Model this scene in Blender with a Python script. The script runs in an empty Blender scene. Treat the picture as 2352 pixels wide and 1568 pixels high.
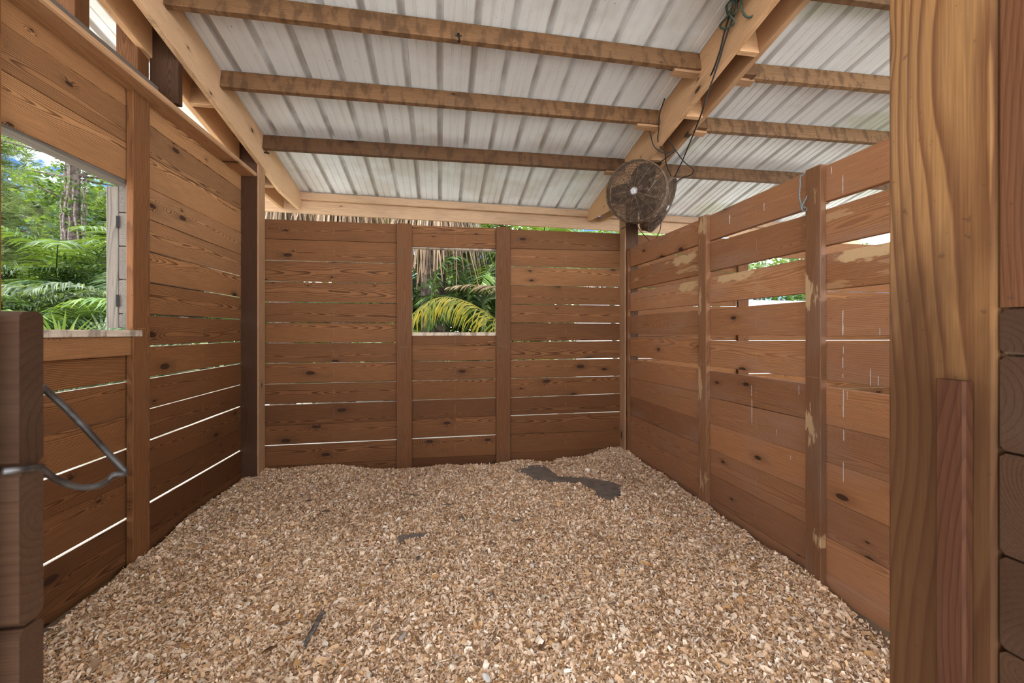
import bpy, math, random
import numpy as np
from mathutils import Vector, Matrix, noise as mnoise

random.seed(7)
RNG = np.random.default_rng(11)
SC = bpy.context.scene
COL = SC.collection
R = math.radians

# ------------------------------------------------------------------ camera
FPX, CXP, HZN = 960.0, 1176.0, 762.0          # focal length, image centre and horizon of the 2352x1568 frame
YAW = R(9.75)
CAMZ = 1.27
cam = bpy.data.cameras.new('camera')
cam.sensor_width = 36.0
cam.lens = 36.0 * FPX / 2352.0
cam.shift_y = -(784.0 - HZN) / 2352.0
cam.clip_start = 0.05
cam.clip_end = 300
cam.dof.use_dof = True
cam.dof.focus_distance = 3.4
cam.dof.aperture_fstop = 6.3
camo = bpy.data.objects.new('camera', cam)
camo.location = (0, 0, CAMZ)
camo.rotation_euler = (R(90), 0, -YAW)
COL.objects.link(camo)
SC.camera = camo

# ------------------------------------------------------------------ sky, sun, exposure
SKY_STRENGTH = 1.55
SUN_STRENGTH = 2.7
EXPOSURE = 1.9
world = bpy.data.worlds.new('sky')
SC.world = world
world.use_nodes = True
wt = world.node_tree
wt.nodes.clear()
def wn(t, **k):
    n = wt.nodes.new(t)
    for a, b in k.items():
        setattr(n, a, b)
    return n
w_out = wn('ShaderNodeOutputWorld')
w_bg = wn('ShaderNodeBackground')
w_tc = wn('ShaderNodeTexCoord')
w_sep = wn('ShaderNodeSeparateXYZ')
w_ramp = wn('ShaderNodeValToRGB')
w_ramp.color_ramp.elements[0].position = 0.0
w_ramp.color_ramp.elements[0].color = (0.13, 0.21, 0.33, 1)
w_ramp.color_ramp.elements[1].position = 0.75
w_ramp.color_ramp.elements[1].color = (0.022, 0.06, 0.18, 1)
e = w_ramp.color_ramp.elements.new(0.25); e.color = (0.036, 0.086, 0.215, 1)
w_map = wn('ShaderNodeMapping'); w_map.inputs['Scale'].default_value = (1.0, 1.0, 2.4); w_map.inputs['Location'].default_value = (6.8, 3.6, 2.4)
w_noise = wn('ShaderNodeTexNoise'); w_noise.inputs['Scale'].default_value = 3.6
w_noise.inputs['Detail'].default_value = 7; w_noise.inputs['Roughness'].default_value = 0.58
w_cr = wn('ShaderNodeValToRGB')
w_cr.color_ramp.elements[0].position = 0.45; w_cr.color_ramp.elements[0].color = (0, 0, 0, 1)
w_cr.color_ramp.elements[1].position = 0.60; w_cr.color_ramp.elements[1].color = (1, 1, 1, 1)
w_mix = wn('ShaderNodeMixRGB'); w_mix.inputs['Color2'].default_value = (1.85, 1.87, 1.90, 1)
L_ = wt.links.new
L_(w_tc.outputs['Generated'], w_sep.inputs[0])
L_(w_sep.outputs['Z'], w_ramp.inputs[0])
L_(w_tc.outputs['Generated'], w_map.inputs[0])
L_(w_map.outputs[0], w_noise.inputs['Vector'])
L_(w_noise.outputs['Fac'], w_cr.inputs[0])
L_(w_cr.outputs[0], w_mix.inputs['Fac'])
L_(w_ramp.outputs[0], w_mix.inputs['Color1'])
L_(w_mix.outputs[0], w_bg.inputs['Color'])
w_bg.inputs['Strength'].default_value = SKY_STRENGTH
L_(w_bg.outputs[0], w_out.inputs[0])

sun = bpy.data.lights.new('sun', 'SUN')
sun.energy = SUN_STRENGTH
sun.angle = R(1.5)
sun.color = (1.0, 0.97, 0.91)
suno = bpy.data.objects.new('sun', sun)
suno.rotation_euler = Vector((0.29, 0.20, -1.0)).to_track_quat('-Z', 'Y').to_euler()
suno.location = (-6, -4, 14)
COL.objects.link(suno)

SC.view_settings.view_transform = 'Standard'
SC.view_settings.look = 'None'
SC.view_settings.gamma = 1.0
SC.view_settings.use_curve_mapping = False
SC.view_settings.exposure = EXPOSURE
try:
    SC.cycles.max_bounces = 8
    SC.cycles.diffuse_bounces = 6
    SC.cycles.use_denoising = True
except Exception:
    pass

# ------------------------------------------------------------------ measuring helpers (survey of the stall)
SY, CY = math.sin(YAW), math.cos(YAW)
def ray(px, py):
    a = (px - CXP) / FPX
    return Vector((SY + a * CY, CY - a * SY, -(py - HZN) / FPX))
EYE = Vector((0, 0, CAMZ))
def onX(px, py, X):
    d = ray(px, py); return EYE + d * (X / d.x)
def onY(px, py, Y):
    d = ray(px, py); return EYE + d * (Y / d.y)
def onZ(px, py, Z):
    d = ray(px, py); return EYE + d * ((Z - CAMZ) / d.z)
def onD(px, py, D):
    return EYE + ray(px, py) * D
class Plane:
    """vertical wall plane through p (x, y), running along angle ang from +Y towards +X; n points into the room"""
    def __init__(s, p, ang, inward):
        s.p = Vector((p[0], p[1], 0)); s.u = Vector((math.sin(ang), math.cos(ang), 0))
        s.n = Vector(inward)
        s.n = (s.n - s.u * s.n.dot(s.u)).normalized()
    def hit(s, px, py, off=0.0):
        d = ray(px, py)
        q = s.p + s.n * off
        t = (q - EYE).dot(s.n) / d.dot(s.n)
        w = EYE + d * t
        return (w - s.p).dot(s.u), w.z
    def at(s, a, z, off=0.0):
        v = s.p + s.u * a + s.n * off; v.z = z; return v
PL = Plane((-1.705, 3.93), R(0.93), (1, 0, 0))        # left wall, room face of the boards
PR = Plane((1.925, 3.0), R(-0.70), (-1, 0, 0))        # right wall
PB = Plane((0.0, 4.13), R(90), (0, -1, 0))            # back wall

# ------------------------------------------------------------------ object helpers
def tag(o, label=None, cat=None, group=None, kind=None):
    if label: o['label'] = label
    if cat: o['category'] = cat
    if group: o['group'] = group
    if kind: o['kind'] = kind
    return o
def empty(name, loc=(0, 0, 0)):
    o = bpy.data.objects.new(name, None)
    o.empty_display_size = 0.1
    o.location = loc
    COL.objects.link(o)
    return o
def world_of(o):
    m = Matrix.LocRotScale(o.location, o.rotation_euler, o.scale) if o.parent is None or True else o.matrix_world
    if o.parent is not None:
        m = world_of(o.parent) @ o.matrix_parent_inverse @ m
    return m
def link(name, me, mat, parent=None, M=None):
    o = bpy.data.objects.new(name, me)
    if mat is not None and not me.materials:
        me.materials.append(mat)
    COL.objects.link(o)
    if M is not None:
        loc, rot, sca = M.decompose()
        o.location = loc; o.rotation_euler = rot.to_euler(); o.scale = sca
    if parent is not None:
        o.parent = parent
        o.matrix_parent_inverse = world_of(parent).inverted()
    return o
def mesh(name, verts, faces, smooth=False):
    me = bpy.data.meshes.new(name)
    me.from_pydata([tuple(v) for v in verts], [], faces)
    me.update()
    if smooth:
        me.polygons.foreach_set('use_smooth', [True] * len(me.polygons))
    return me
def frame(o, x, z):
    """matrix with local X along x and local Z near z"""
    x = Vector(x).normalized()
    y = Vector(z).cross(x).normalized()
    z = x.cross(y).normalized()
    M = Matrix((x, y, z)).transposed().to_4x4()
    M.translation = Vector(o)
    return M
def loft(sections, caps=True):
    """faces for a list of equal rings"""
    n = len(sections[0]); V = []; F = []
    for s in sections: V += list(s)
    for k in range(len(sections) - 1):
        a, b = k * n, (k + 1) * n
        for i in range(n):
            j = (i + 1) % n
            F.append((a + i, a + j, b + j, b + i))
    if caps:
        F.append(tuple(range(n - 1, -1, -1)))
        F.append(tuple(range((len(sections) - 1) * n, len(sections) * n)))
    return V, F
def chamfer(y0, y1, zb, zt, c, x):
    return [(x, y0 + c, zb), (x, y1 - c, zb), (x, y1, zb + c), (x, y1, zt - c),
            (x, y1 - c, zt), (x, y0 + c, zt), (x, y0, zt - c), (x, y0, zb + c)]
def beam(name, parent, mat, p0, p1, w, h, up=(0, 0, 1), c=0.003, tone=None, anchor='c', sag=0.0):
    """timber from p0 to p1; w across, h along up; anchor: c = axis through the middle, t = through the top, b = bottom"""
    p0, p1 = Vector(p0), Vector(p1)
    M = frame((p0 + p1) / 2, p1 - p0, up)
    l = (p1 - p0).length / 2
    zb, zt = {'c': (-h / 2, h / 2), 't': (-h, 0), 'b': (0, h)}[anchor]
    secs = [chamfer(-w / 2, w / 2, zb, zt, c, -l), chamfer(-w / 2, w / 2, zb + sag, zt + sag, c, 0), chamfer(-w / 2, w / 2, zb, zt, c, l)]
    V, F = loft(secs)
    o = link(name, mesh(name, V, F), mat, parent, M)
    if tone is not None: o['tone'] = float(tone)
    return o
def plank(name, parent, mat, P, a0, a1, zb0, zt0, zb1, zt1, off=0.0, t=0.03, tone=0.0, c=0.0025, glow_edges=(False, False)):
    """wall board on plane P between stations a0 and a1; room face at offset off, thickness t outwards"""
    if a1 < a0: a0, a1, zb0, zt0, zb1, zt1 = a1, a0, zb1, zt1, zb0, zt0
    am = (a0 + a1) / 2; zm = (zb0 + zt0 + zb1 + zt1) / 4
    o_ = P.at(am, zm, off)
    y = Vector((0, 0, 1)).cross(P.u)               # local y
    sgn = 1.0 if y.dot(P.n) > 0 else -1.0           # room side is +y or -y
    y0, y1 = (-t, 0) if sgn > 0 else (0, t)
    M = frame(o_, P.u, (0, 0, 1))
    h = (a1 - a0) / 2
    bow = random.uniform(-0.0025, 0.0025)
    wob = random.uniform(-0.002, 0.002)
    secs = [chamfer(y0, y1, zb0 - zm, zt0 - zm, c, -h),
            chamfer(y0 + bow, y1 + bow, (zb0 + zb1) / 2 - zm + wob, (zt0 + zt1) / 2 - zm + wob, c, 0),
            chamfer(y0, y1, zb1 - zm, zt1 - zm, c, h)]
    V, F = loft(secs)
    o = link(name, mesh(name, V, F), mat, parent, M)
    o['tone'] = float(tone)
    if glow_edges[0] or glow_edges[1]:                            # pale edge faces paint a daylight glow into open joints
        o.data.materials.append(GLOWEDGE)
        for k in (0, 8):
            if glow_edges[0]: o.data.polygons[k].material_index = 1
            if glow_edges[1]: o.data.polygons[k + 4].material_index = 1
    return o
def tube_mesh(name, pts, r, n=6, closed=False, rs=None):
    pts = [Vector(p) for p in pts]
    N = len(pts)
    secs = []
    prev = None
    for i, p in enumerate(pts):
        a = pts[(i - 1) % N] if (closed or i > 0) else p
        b = pts[(i + 1) % N] if (closed or i < N - 1) else p
        t = (b - a).normalized()
        if prev is None:
            u = t.orthogonal().normalized()
        else:
            u = (prev - t * prev.dot(t))
            u = u.normalized() if u.length > 1e-6 else t.orthogonal().normalized()
        prev = u
        v = t.cross(u)
        rr = rs[i] if rs else r
        secs.append([p + (u * math.cos(2 * math.pi * k / n) + v * math.sin(2 * math.pi * k / n)) * rr for k in range(n)])
    if closed: secs.append(secs[0])
    V, F = loft(secs, not closed)
    return V, F
def smooth_path(pts, sub=6):
    pts = [Vector(p) for p in pts]
    out = []
    for i in range(len(pts) - 1):
        p0 = pts[max(i - 1, 0)]; p1 = pts[i]; p2 = pts[i + 1]; p3 = pts[min(i + 2, len(pts) - 1)]
        for k in range(sub):
            t = k / sub
            out.append(0.5 * ((2 * p1) + (p2 - p0) * t + (2 * p0 - 5 * p1 + 4 * p2 - p3) * t * t + (3 * p1 - p0 - 3 * p2 + p3) * t ** 3))
    out.append(pts[-1])
    return out
class MB:
    """collects pieces of one part"""
    def __init__(s): s.V = []; s.F = []
    def add(s, VF):
        b = len(s.V); s.V += [tuple(v) for v in VF[0]]; s.F += [tuple(i + b for i in f) for f in VF[1]]
    def box(s, lo, hi):
        x0, y0, z0 = lo; x1, y1, z1 = hi
        s.add(([(x0, y0, z0), (x1, y0, z0), (x1, y1, z0), (x0, y1, z0), (x0, y0, z1), (x1, y0, z1), (x1, y1, z1), (x0, y1, z1)],
               [(0, 3, 2, 1), (4, 5, 6, 7), (0, 1, 5, 4), (1, 2, 6, 5), (2, 3, 7, 6), (3, 0, 4, 7)]))
    def build(s, name, mat, parent=None, M=None, smooth=False):
        return link(name, mesh(name, s.V, s.F, smooth), mat, parent, M)

# ------------------------------------------------------------------ materials
def newmat(name):
    m = bpy.data.materials.new(name); m.use_nodes = True
    nt = m.node_tree; nt.nodes.clear()
    out = nt.nodes.new('ShaderNodeOutputMaterial')
    b = nt.nodes.new('ShaderNodeBsdfPrincipled')
    nt.links.new(b.outputs[0], out.inputs[0])
    return m, nt, b
class NT:
    def __init__(s, nt): s.nt = nt
    def n(s, t, **k):
        x = s.nt.nodes.new(t)
        for a, b in k.items(): setattr(x, a, b)
        return x
    def l(s, a, b): s.nt.links.new(a, b)
    def val(s, x, inp):
        if isinstance(x, (int, float)): inp.default_value = x
        elif isinstance(x, (tuple, list)): inp.default_value = x
        else: s.l(x, inp)
    def math(s, op, a, b=0.0, c=0.0, clamp=False):
        x = s.n('ShaderNodeMath', operation=op, use_clamp=clamp)
        s.val(a, x.inputs[0]); s.val(b, x.inputs[1]); s.val(c, x.inputs[2])
        return x.outputs[0]
    def comb(s, a, b, c):
        x = s.n('ShaderNodeCombineXYZ'); s.val(a, x.inputs[0]); s.val(b, x.inputs[1]); s.val(c, x.inputs[2]); return x.outputs[0]
    def noise(s, vec, scale, detail=2, rough=0.5, w=None):
        x = s.n('ShaderNodeTexNoise')
        s.l(vec, x.inputs['Vector']); x.inputs['Scale'].default_value = scale
        x.inputs['Detail'].default_value = detail; x.inputs['Roughness'].default_value = rough
        return x.outputs['Fac']
    def ramp(s, f, stops):
        x = s.n('ShaderNodeValToRGB')
        el = x.color_ramp.elements
        while len(el) < len(stops): el.new(0.5)
        for e_, (p, c) in zip(el, stops):
            e_.position = p; e_.color = (c[0], c[1], c[2], 1) if not isinstance(c, (int, float)) else (c, c, c, 1)
        s.val(f, x.inputs[0])
        return x.outputs[0]
    def mix(s, f, a, b, mode='MIX'):
        x = s.n('ShaderNodeMixRGB', blend_type=mode)
        s.val(f, x.inputs[0]); s.val(a if not (isinstance(a, tuple) and len(a) == 3) else a + (1,), x.inputs[1])
        s.val(b if not (isinstance(b, tuple) and len(b) == 3) else b + (1,), x.inputs[2])
        return x.outputs[0]
    def smooth(s, v, lo, hi, o0=0.0, o1=1.0):
        x = s.n('ShaderNodeMapRange', interpolation_type='SMOOTHSTEP')
        s.val(v, x.inputs[0]); x.inputs[1].default_value = lo; x.inputs[2].default_value = hi
        x.inputs[3].default_value = o0; x.inputs[4].default_value = o1
        return x.outputs[0]
def wood(name, light, dark, knot=(0.03, 0.014, 0.008), ring=0.0075, contrast=0.8, knots=0.70, wear=(0.12, 0.085, 0.06), wear_amt=0.25,
         worn=(0.10, 0.035, 0.016), rough=0.62, pale=0.0, bands=0.0, grey=0.0, bump=0.35, grime=0.0):
    m, nt, bs = newmat(name)
    g = NT(nt)
    tc = g.n('ShaderNodeTexCoord'); oi = g.n('ShaderNodeObjectInfo')
    sep = g.n('ShaderNodeSeparateXYZ'); g.l(tc.outputs['Object'], sep.inputs[0])
    x, y, z = sep.outputs
    rnd = oi.outputs['Random']
    r2 = g.math('FRACT', g.math('MULTIPLY', rnd, 71.37)); r3 = g.math('FRACT', g.math('MULTIPLY', rnd, 317.9))
    r4 = g.math('FRACT', g.math('MULTIPLY', rnd, 1511.3))
    xo = g.math('ADD', x, g.math('MULTIPLY', rnd, 57.0))
    # knots: sparse cells along the board
    kv = g.comb(g.math('MULTIPLY', xo, 3.4), g.math('ADD', g.math('MULTIPLY', z, 8.0), g.math('MULTIPLY', r2, 19.0)), g.math('MULTIPLY', r3, 3.0))
    vo = g.n('ShaderNodeTexVoronoi', feature='F1', voronoi_dimensions='2D'); g.l(kv, vo.inputs['Vector']); vo.inputs['Scale'].default_value = 1.0
    dist = vo.outputs['Distance']
    sc = g.n('ShaderNodeSeparateColor'); g.l(vo.outputs['Color'], sc.inputs[0])
    has = g.math('GREATER_THAN', sc.outputs[0], knots)
    size = g.math('MULTIPLY_ADD', g.math('POWER', sc.outputs[1], 2.0), 0.12, 0.035)
    dn = g.math('DIVIDE', dist, size)
    kmask = g.math('MULTIPLY', g.smooth(dn, 0.85, 1.15, 1.0, 0.0), has)
    khalo = g.math('MULTIPLY', g.math('POWER', 2.718, g.math('MULTIPLY', g.math('MULTIPLY', dn, dn), -0.16)), has)
    # growth rings about a wandering pith
    n1 = g.noise(g.comb(g.math('MULTIPLY', xo, 0.9), g.math('MULTIPLY', y, 1.5), g.math('MULTIPLY', z, 2.2)), 1.0, 1.5)
    n2 = g.noise(g.comb(g.math('MULTIPLY_ADD', xo, 0.7, 31.0), g.math('MULTIPLY', y, 1.5), g.math('MULTIPLY', z, 2.2)), 1.0, 1.0)
    pz = g.math('ADD', g.math('MULTIPLY_ADD', r2, 0.16, -0.08), g.math('MULTIPLY_ADD', n1, 0.16, -0.08))
    py = g.math('ADD', g.math('MULTIPLY_ADD', r3, 0.10, -0.05), g.math('MULTIPLY_ADD', n2, 0.16, -0.08))
    dz = g.math('SUBTRACT', z, pz); dy = g.math('SUBTRACT', y, py)
    rr = g.math('SQRT', g.math('ADD', g.math('MULTIPLY', dz, dz), g.math('MULTIPLY', dy, dy)))
    n3 = g.noise(g.comb(g.math('MULTIPLY', xo, 5.0), g.math('MULTIPLY', y, 22.0), g.math('MULTIPLY', z, 22.0)), 1.0, 2.0)
    rr = g.math('ADD', rr, g.math('MULTIPLY_ADD', n3, 0.007, -0.0035))
    rr = g.math('ADD', rr, g.math('MULTIPLY', khalo, 0.028))
    s = g.math('FRACT', g.math('DIVIDE', rr, g.math('MULTIPLY_ADD', r4, ring * 0.8, ring * 0.6)))
    grain = g.ramp(s, [(0.0, 0.0), (0.45, 0.12), (0.80, 0.95), (0.90, 1.0), (1.0, 0.0)])
    fib = g.noise(g.comb(g.math('MULTIPLY', xo, 7.0), g.math('MULTIPLY', y, 420.0), g.math('MULTIPLY', z, 420.0)), 1.0, 2.0, 0.6)
    blot = g.noise(g.comb(g.math('MULTIPLY', xo, 1.6), y, g.math('MULTIPLY', z, 5.0)), 1.0, 3.0)
    base = g.mix(g.math('MULTIPLY', grain, contrast), light, dark)
    base = g.mix(1.0, base, g.ramp(fib, [(0.25, 0.72), (0.75, 1.22)]), 'MULTIPLY')
    tonev = g.ramp(r2, [(0.0, (0.74, 0.70, 0.66)), (0.5, (1.0, 0.98, 0.95)), (1.0, (1.22, 1.18, 1.08))])
    base = g.mix(1.0, base, tonev, 'MULTIPLY')
    base = g.mix(g.smooth(blot, 0.45, 0.75, 0.0, wear_amt), base, wear)
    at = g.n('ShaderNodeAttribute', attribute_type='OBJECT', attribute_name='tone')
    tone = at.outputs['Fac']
    base = g.mix(g.math('MULTIPLY', tone, 0.75, clamp=True), base, g.mix(0.62, base, worn), 'MIX')  # positive tone darkens to worn; wall rows also paint shade with it
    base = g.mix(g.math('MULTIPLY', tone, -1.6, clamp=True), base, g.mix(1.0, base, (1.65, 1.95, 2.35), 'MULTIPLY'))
    scuff = g.noise(g.comb(g.math('MULTIPLY', xo, 14.0), y, g.math('MULTIPLY', z, 18.0)), 1.0, 5.0, 0.65)
    base = g.mix(g.smooth(scuff, 0.68, 0.76, 0.0, 0.22), base, (0.48, 0.36, 0.25))
    spot = g.noise(g.comb(g.math('MULTIPLY', xo, 60.0), g.math('MULTIPLY', y, 60.0), g.math('MULTIPLY', z, 60.0)), 1.0, 2.0)
    base = g.mix(g.smooth(spot, 0.68, 0.74, 0.0, 0.45), base, (0.05, 0.025, 0.015))
    if pale > 0:
        pn = g.noise(g.comb(g.math('MULTIPLY', xo, 2.6), y, g.math('MULTIPLY', z, 11.0)), 1.0, 4.0, 0.6)
        pa = g.n('ShaderNodeAttribute', attribute_type='OBJECT', attribute_name='bare')
        base = g.mix(g.math('MULTIPLY', g.smooth(pn, 0.585, 0.62, 0.0, pale), pa.outputs['Fac']), base, (0.56, 0.38, 0.20))
        pat = g.n('ShaderNodeAttribute', attribute_type='OBJECT', attribute_name='patch')
        psep = g.n('ShaderNodeSeparateXYZ'); g.l(pat.outputs['Vector'], psep.inputs[0])
        pdx = g.math('DIVIDE', g.math('SUBTRACT', x, psep.outputs[0]), g.math('MAXIMUM', psep.outputs[2], 0.0005))
        pdz = g.math('DIVIDE', g.math('SUBTRACT', z, psep.outputs[1]), 0.042)
        pdd = g.math('ADD', g.math('POWER', g.math('ABSOLUTE', pdx), 4.0), g.math('POWER', g.math('ABSOLUTE', pdz), 2.0))
        pn2 = g.noise(g.comb(g.math('MULTIPLY', xo, 14.0), y, g.math('MULTIPLY', z, 40.0)), 1.0, 4.0, 0.65)
        base = g.mix(g.smooth(g.math('ADD', pdd, g.math('MULTIPLY_ADD', pn2, 4.4, -2.2)), 0.45, 1.15, 0.75, 0.0), base, (0.56, 0.38, 0.20))
    if bands > 0:
        bn = g.noise(g.comb(g.math('MULTIPLY', xo, 17.0), g.math('MULTIPLY', y, 4.0), g.math('MULTIPLY', z, 7.0)), 1.0, 3.0, 0.55)
        base = g.mix(g.smooth(bn, 0.45, 0.62, 0.0, bands), base, (0.055, 0.030, 0.018))
    if grime > 0:
        gm = g.noise(g.comb(g.math('MULTIPLY', xo, 1.7), g.math('MULTIPLY', y, 7.0), g.math('MULTIPLY', z, 7.0)), 1.0, 4.0, 0.6)
        base = g.mix(g.smooth(g.math('ADD', x, g.math('MULTIPLY_ADD', gm, 1.6, -0.8)), -0.25, 0.25, grime, 0.0), base, (0.055, 0.022, 0.009))
    if grey > 0:
        gn = g.noise(g.comb(g.math('MULTIPLY', xo, 3.0), g.math('MULTIPLY', y, 90.0), g.math('MULTIPLY', z, 90.0)), 1.0, 4.0, 0.6)
        base = g.mix(g.smooth(gn, 0.3, 0.6, grey * 0.4, grey), base, (0.25, 0.225, 0.20))
    base = g.mix(g.math('MULTIPLY', khalo, 0.40), base, knot)
    base = g.mix(g.math('MULTIPLY', kmask, 0.85), base, knot)
    g.l(base, bs.inputs['Base Color'])
    bs.inputs['Roughness'].default_value = rough
    bs.inputs['Specular IOR Level'].default_value = 0.12
    bm = g.n('ShaderNodeBump'); bm.inputs['Strength'].default_value = bump; bm.inputs['Distance'].default_value = 0.002
    hgt = g.math('SUBTRACT', g.math('MULTIPLY', fib, 0.6), g.math('MULTIPLY', g.math('ADD', grain, g.math('MULTIPLY', kmask, 2.0)), 0.4))
    g.l(hgt, bm.inputs['Height']); g.l(bm.outputs[0], bs.inputs['Normal'])
    return m
def plain(name, col, rough=0.6, metal=0.0, noise_scale=None, col2=None, spec=0.3, lo=0.4, hi=0.65, detail=4, bump=0.0):
    m, nt, bs = newmat(name)
    g = NT(nt)
    bs.inputs['Roughness'].default_value = rough
    bs.inputs['Metallic'].default_value = metal
    bs.inputs['Specular IOR Level'].default_value = spec
    if noise_scale:
        tc = g.n('ShaderNodeTexCoord')
        f = g.noise(tc.outputs['Object'], noise_scale, detail)
        g.l(g.mix(g.smooth(f, lo, hi), col, col2), bs.inputs['Base Color'])
        if bump:
            bm = g.n('ShaderNodeBump'); bm.inputs['Strength'].default_value = bump; bm.inputs['Distance'].default_value = 0.01
            g.l(f, bm.inputs['Height']); g.l(bm.outputs[0], bs.inputs['Normal'])
    else:
        bs.inputs['Base Color'].default_value = (*col, 1)
    return m
def leaf(name, c1, c2, trans=0.35, scale=2.0):
    m, nt, bs = newmat(name)
    g = NT(nt)
    tc = g.n('ShaderNodeTexCoord'); oi = g.n('ShaderNodeObjectInfo')
    geo = g.n('ShaderNodeNewGeometry')
    f = g.noise(tc.outputs['Object'], scale, 3)
    ff = g.math('ADD', g.math('MULTIPLY', f, 0.8), g.math('MULTIPLY_ADD', geo.outputs['Random Per Island'], 0.5, -0.15))
    col = g.mix(g.smooth(ff, 0.3, 0.75), c1, c2)
    col = g.mix(1.0, col, g.ramp(oi.outputs['Random'], [(0, 0.72), (1, 1.25)]), 'MULTIPLY')
    g.l(col, bs.inputs['Base Color'])
    bs.inputs['Roughness'].default_value = 0.5
    bs.inputs['Specular IOR Level'].default_value = 0.35
    tr = g.n('ShaderNodeBsdfTranslucent'); g.l(g.mix(0.5, col, (0.30, 0.42, 0.03)), tr.inputs[0])
    mx = g.n('ShaderNodeMixShader'); mx.inputs[0].default_value = trans
    out = [n for n in nt.nodes if n.type == 'OUTPUT_MATERIAL'][0]
    g.l(bs.outputs[0], mx.inputs[1]); g.l(tr.outputs[0], mx.inputs[2]); g.l(mx.outputs[0], out.inputs[0])
    return m

WALLW = wood('wall_board_wood', (0.300, 0.138, 0.056), (0.072, 0.027, 0.010), ring=0.0058, contrast=0.88, pale=0.8, knots=0.82, wear=(0.085, 0.042, 0.020), worn=(0.055, 0.018, 0.007))
RIGHTB = wood('right_batten_wood', (0.25, 0.122, 0.060), (0.13, 0.055, 0.026), contrast=0.5, pale=0.6, knots=1.01, wear=(0.24, 0.16, 0.12), wear_amt=0.5)
RIGHTW = wood('right_wall_board_wood', (0.345, 0.160, 0.072), (0.150, 0.060, 0.025), contrast=0.6, pale=0.8, knots=0.86, wear=(0.30, 0.19, 0.14), wear_amt=0.4, worn=(0.24, 0.12, 0.075))  # dusty boards, lightened further to paint in side light from the window
POSTW = wood('dark_post_wood', (0.085, 0.040, 0.020), (0.030, 0.014, 0.008), contrast=0.8, knots=0.8)
BATTW = wood('batten_wood', (0.178, 0.078, 0.032), (0.074, 0.028, 0.011), contrast=0.55, knots=0.95, pale=0.7)
RAFTW = wood('rafter_wood', (0.56, 0.345, 0.20), (0.40, 0.215, 0.108), contrast=0.5, ring=0.011, knots=0.86, wear=(0.36, 0.20, 0.10), bump=0.2)
PURLW = wood('purlin_wood', (0.20, 0.112, 0.058), (0.11, 0.055, 0.028), contrast=0.5, knots=0.93, bands=0.55)
EAVEW = wood('eave_wood', (0.50, 0.345, 0.235), (0.37, 0.225, 0.135), contrast=0.4, ring=0.012, knots=0.9, bump=0.2)
GREYW = wood('weathered_wood', (0.17, 0.142, 0.115), (0.062, 0.048, 0.038), contrast=0.9, ring=0.010, knots=0.97, grey=0.35, wear=(0.10, 0.08, 0.06))
JAMBW = wood('door_jamb_wood', (0.36, 0.19, 0.072), (0.13, 0.050, 0.020), contrast=0.85, ring=0.013, knots=0.93, wear=(0.17, 0.10, 0.06), wear_amt=0.5, grime=0.85)
ENDW = wood('plank_end_wood', (0.050, 0.027, 0.015), (0.032, 0.016, 0.009), contrast=0.45, knots=0.985, wear=(0.07, 0.045, 0.03), wear_amt=0.5)
SILLW = wood('sill_wood', (0.62, 0.52, 0.42), (0.42, 0.33, 0.25), contrast=0.3, knots=0.97, bands=0.55)

GLOWEDGE = plain('gap_glow_edge', (0.78, 0.71, 0.62), 0.7, noise_scale=9, col2=(0.62, 0.52, 0.42))  # near-white colour painting the glow of daylight between boards

# ================================================================== SETTING: ground and floor
def grid_mesh(name, x0, x1, y0, y1, nx, ny, hf):
    V = []; F = []
    for j in range(ny + 1):
        for i in range(nx + 1):
            x = x0 + (x1 - x0) * i / nx; y = y0 + (y1 - y0) * j / ny
            V.append((x, y, hf(x, y)))
    for j in range(ny):
        for i in range(nx):
            a = j * (nx + 1) + i
            F.append((a, a + 1, a + nx + 2, a + nx + 1))
    return mesh(name, V, F, True)
def groundmat():
    m, nt, bs = newmat('sandy_ground'); g = NT(nt)
    tc = g.n('ShaderNodeTexCoord'); sp = g.n('ShaderNodeSeparateXYZ'); g.l(tc.outputs['Object'], sp.inputs[0])
    dx = g.math('MAXIMUM', g.math('SUBTRACT', g.math('ABSOLUTE', g.math('SUBTRACT', sp.outputs[0], 2.1)), 3.9), 0.0)
    dy = g.math('MAXIMUM', g.math('SUBTRACT', sp.outputs[1], 4.2), 0.0)
    dd = g.math('SQRT', g.math('ADD', g.math('MULTIPLY', dx, dx), g.math('MULTIPLY', dy, dy)))
    nz = g.noise(tc.outputs['Object'], 0.9, 5, 0.6); fine = g.noise(tc.outputs['Object'], 9.0, 4, 0.6)
    sand = g.mix(g.smooth(nz, 0.4, 0.65), (0.62, 0.59, 0.54), (0.48, 0.46, 0.38))
    grass = g.mix(g.smooth(fine, 0.35, 0.65), (0.030, 0.055, 0.014), (0.10, 0.10, 0.045))
    g.l(g.mix(g.smooth(g.math('ADD', dd, g.math('MULTIPLY_ADD', nz, 2.0, -1.0)), 4.4, 5.4), sand, grass), bs.inputs['Base Color'])
    bs.inputs['Roughness'].default_value = 0.95; bs.inputs['Specular IOR Level'].default_value = 0.1
    bm = g.n('ShaderNodeBump'); bm.inputs['Strength'].default_value = 0.5; bm.inputs['Distance'].default_value = 0.03
    g.l(fine, bm.inputs['Height']); g.l(bm.outputs[0], bs.inputs['Normal'])
    return m
GROUND = groundmat()
gr = link('ground', grid_mesh('ground', -40, 40, -25, 60, 40, 40, lambda x, y: -0.09 + 0.02 * math.sin(x * 1.3) * math.sin(y * 0.9)), GROUND)
tag(gr, 'pale sandy ground outside around the stable', 'ground', kind='structure')
fl = MB(); fl.box((-1.95, 0.3, -0.085), (6.0, 4.4, -0.05))
flo = fl.build('floor', plain('packed_dirt', (0.20, 0.14, 0.09), 0.95, noise_scale=6, col2=(0.13, 0.09, 0.06)))
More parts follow.
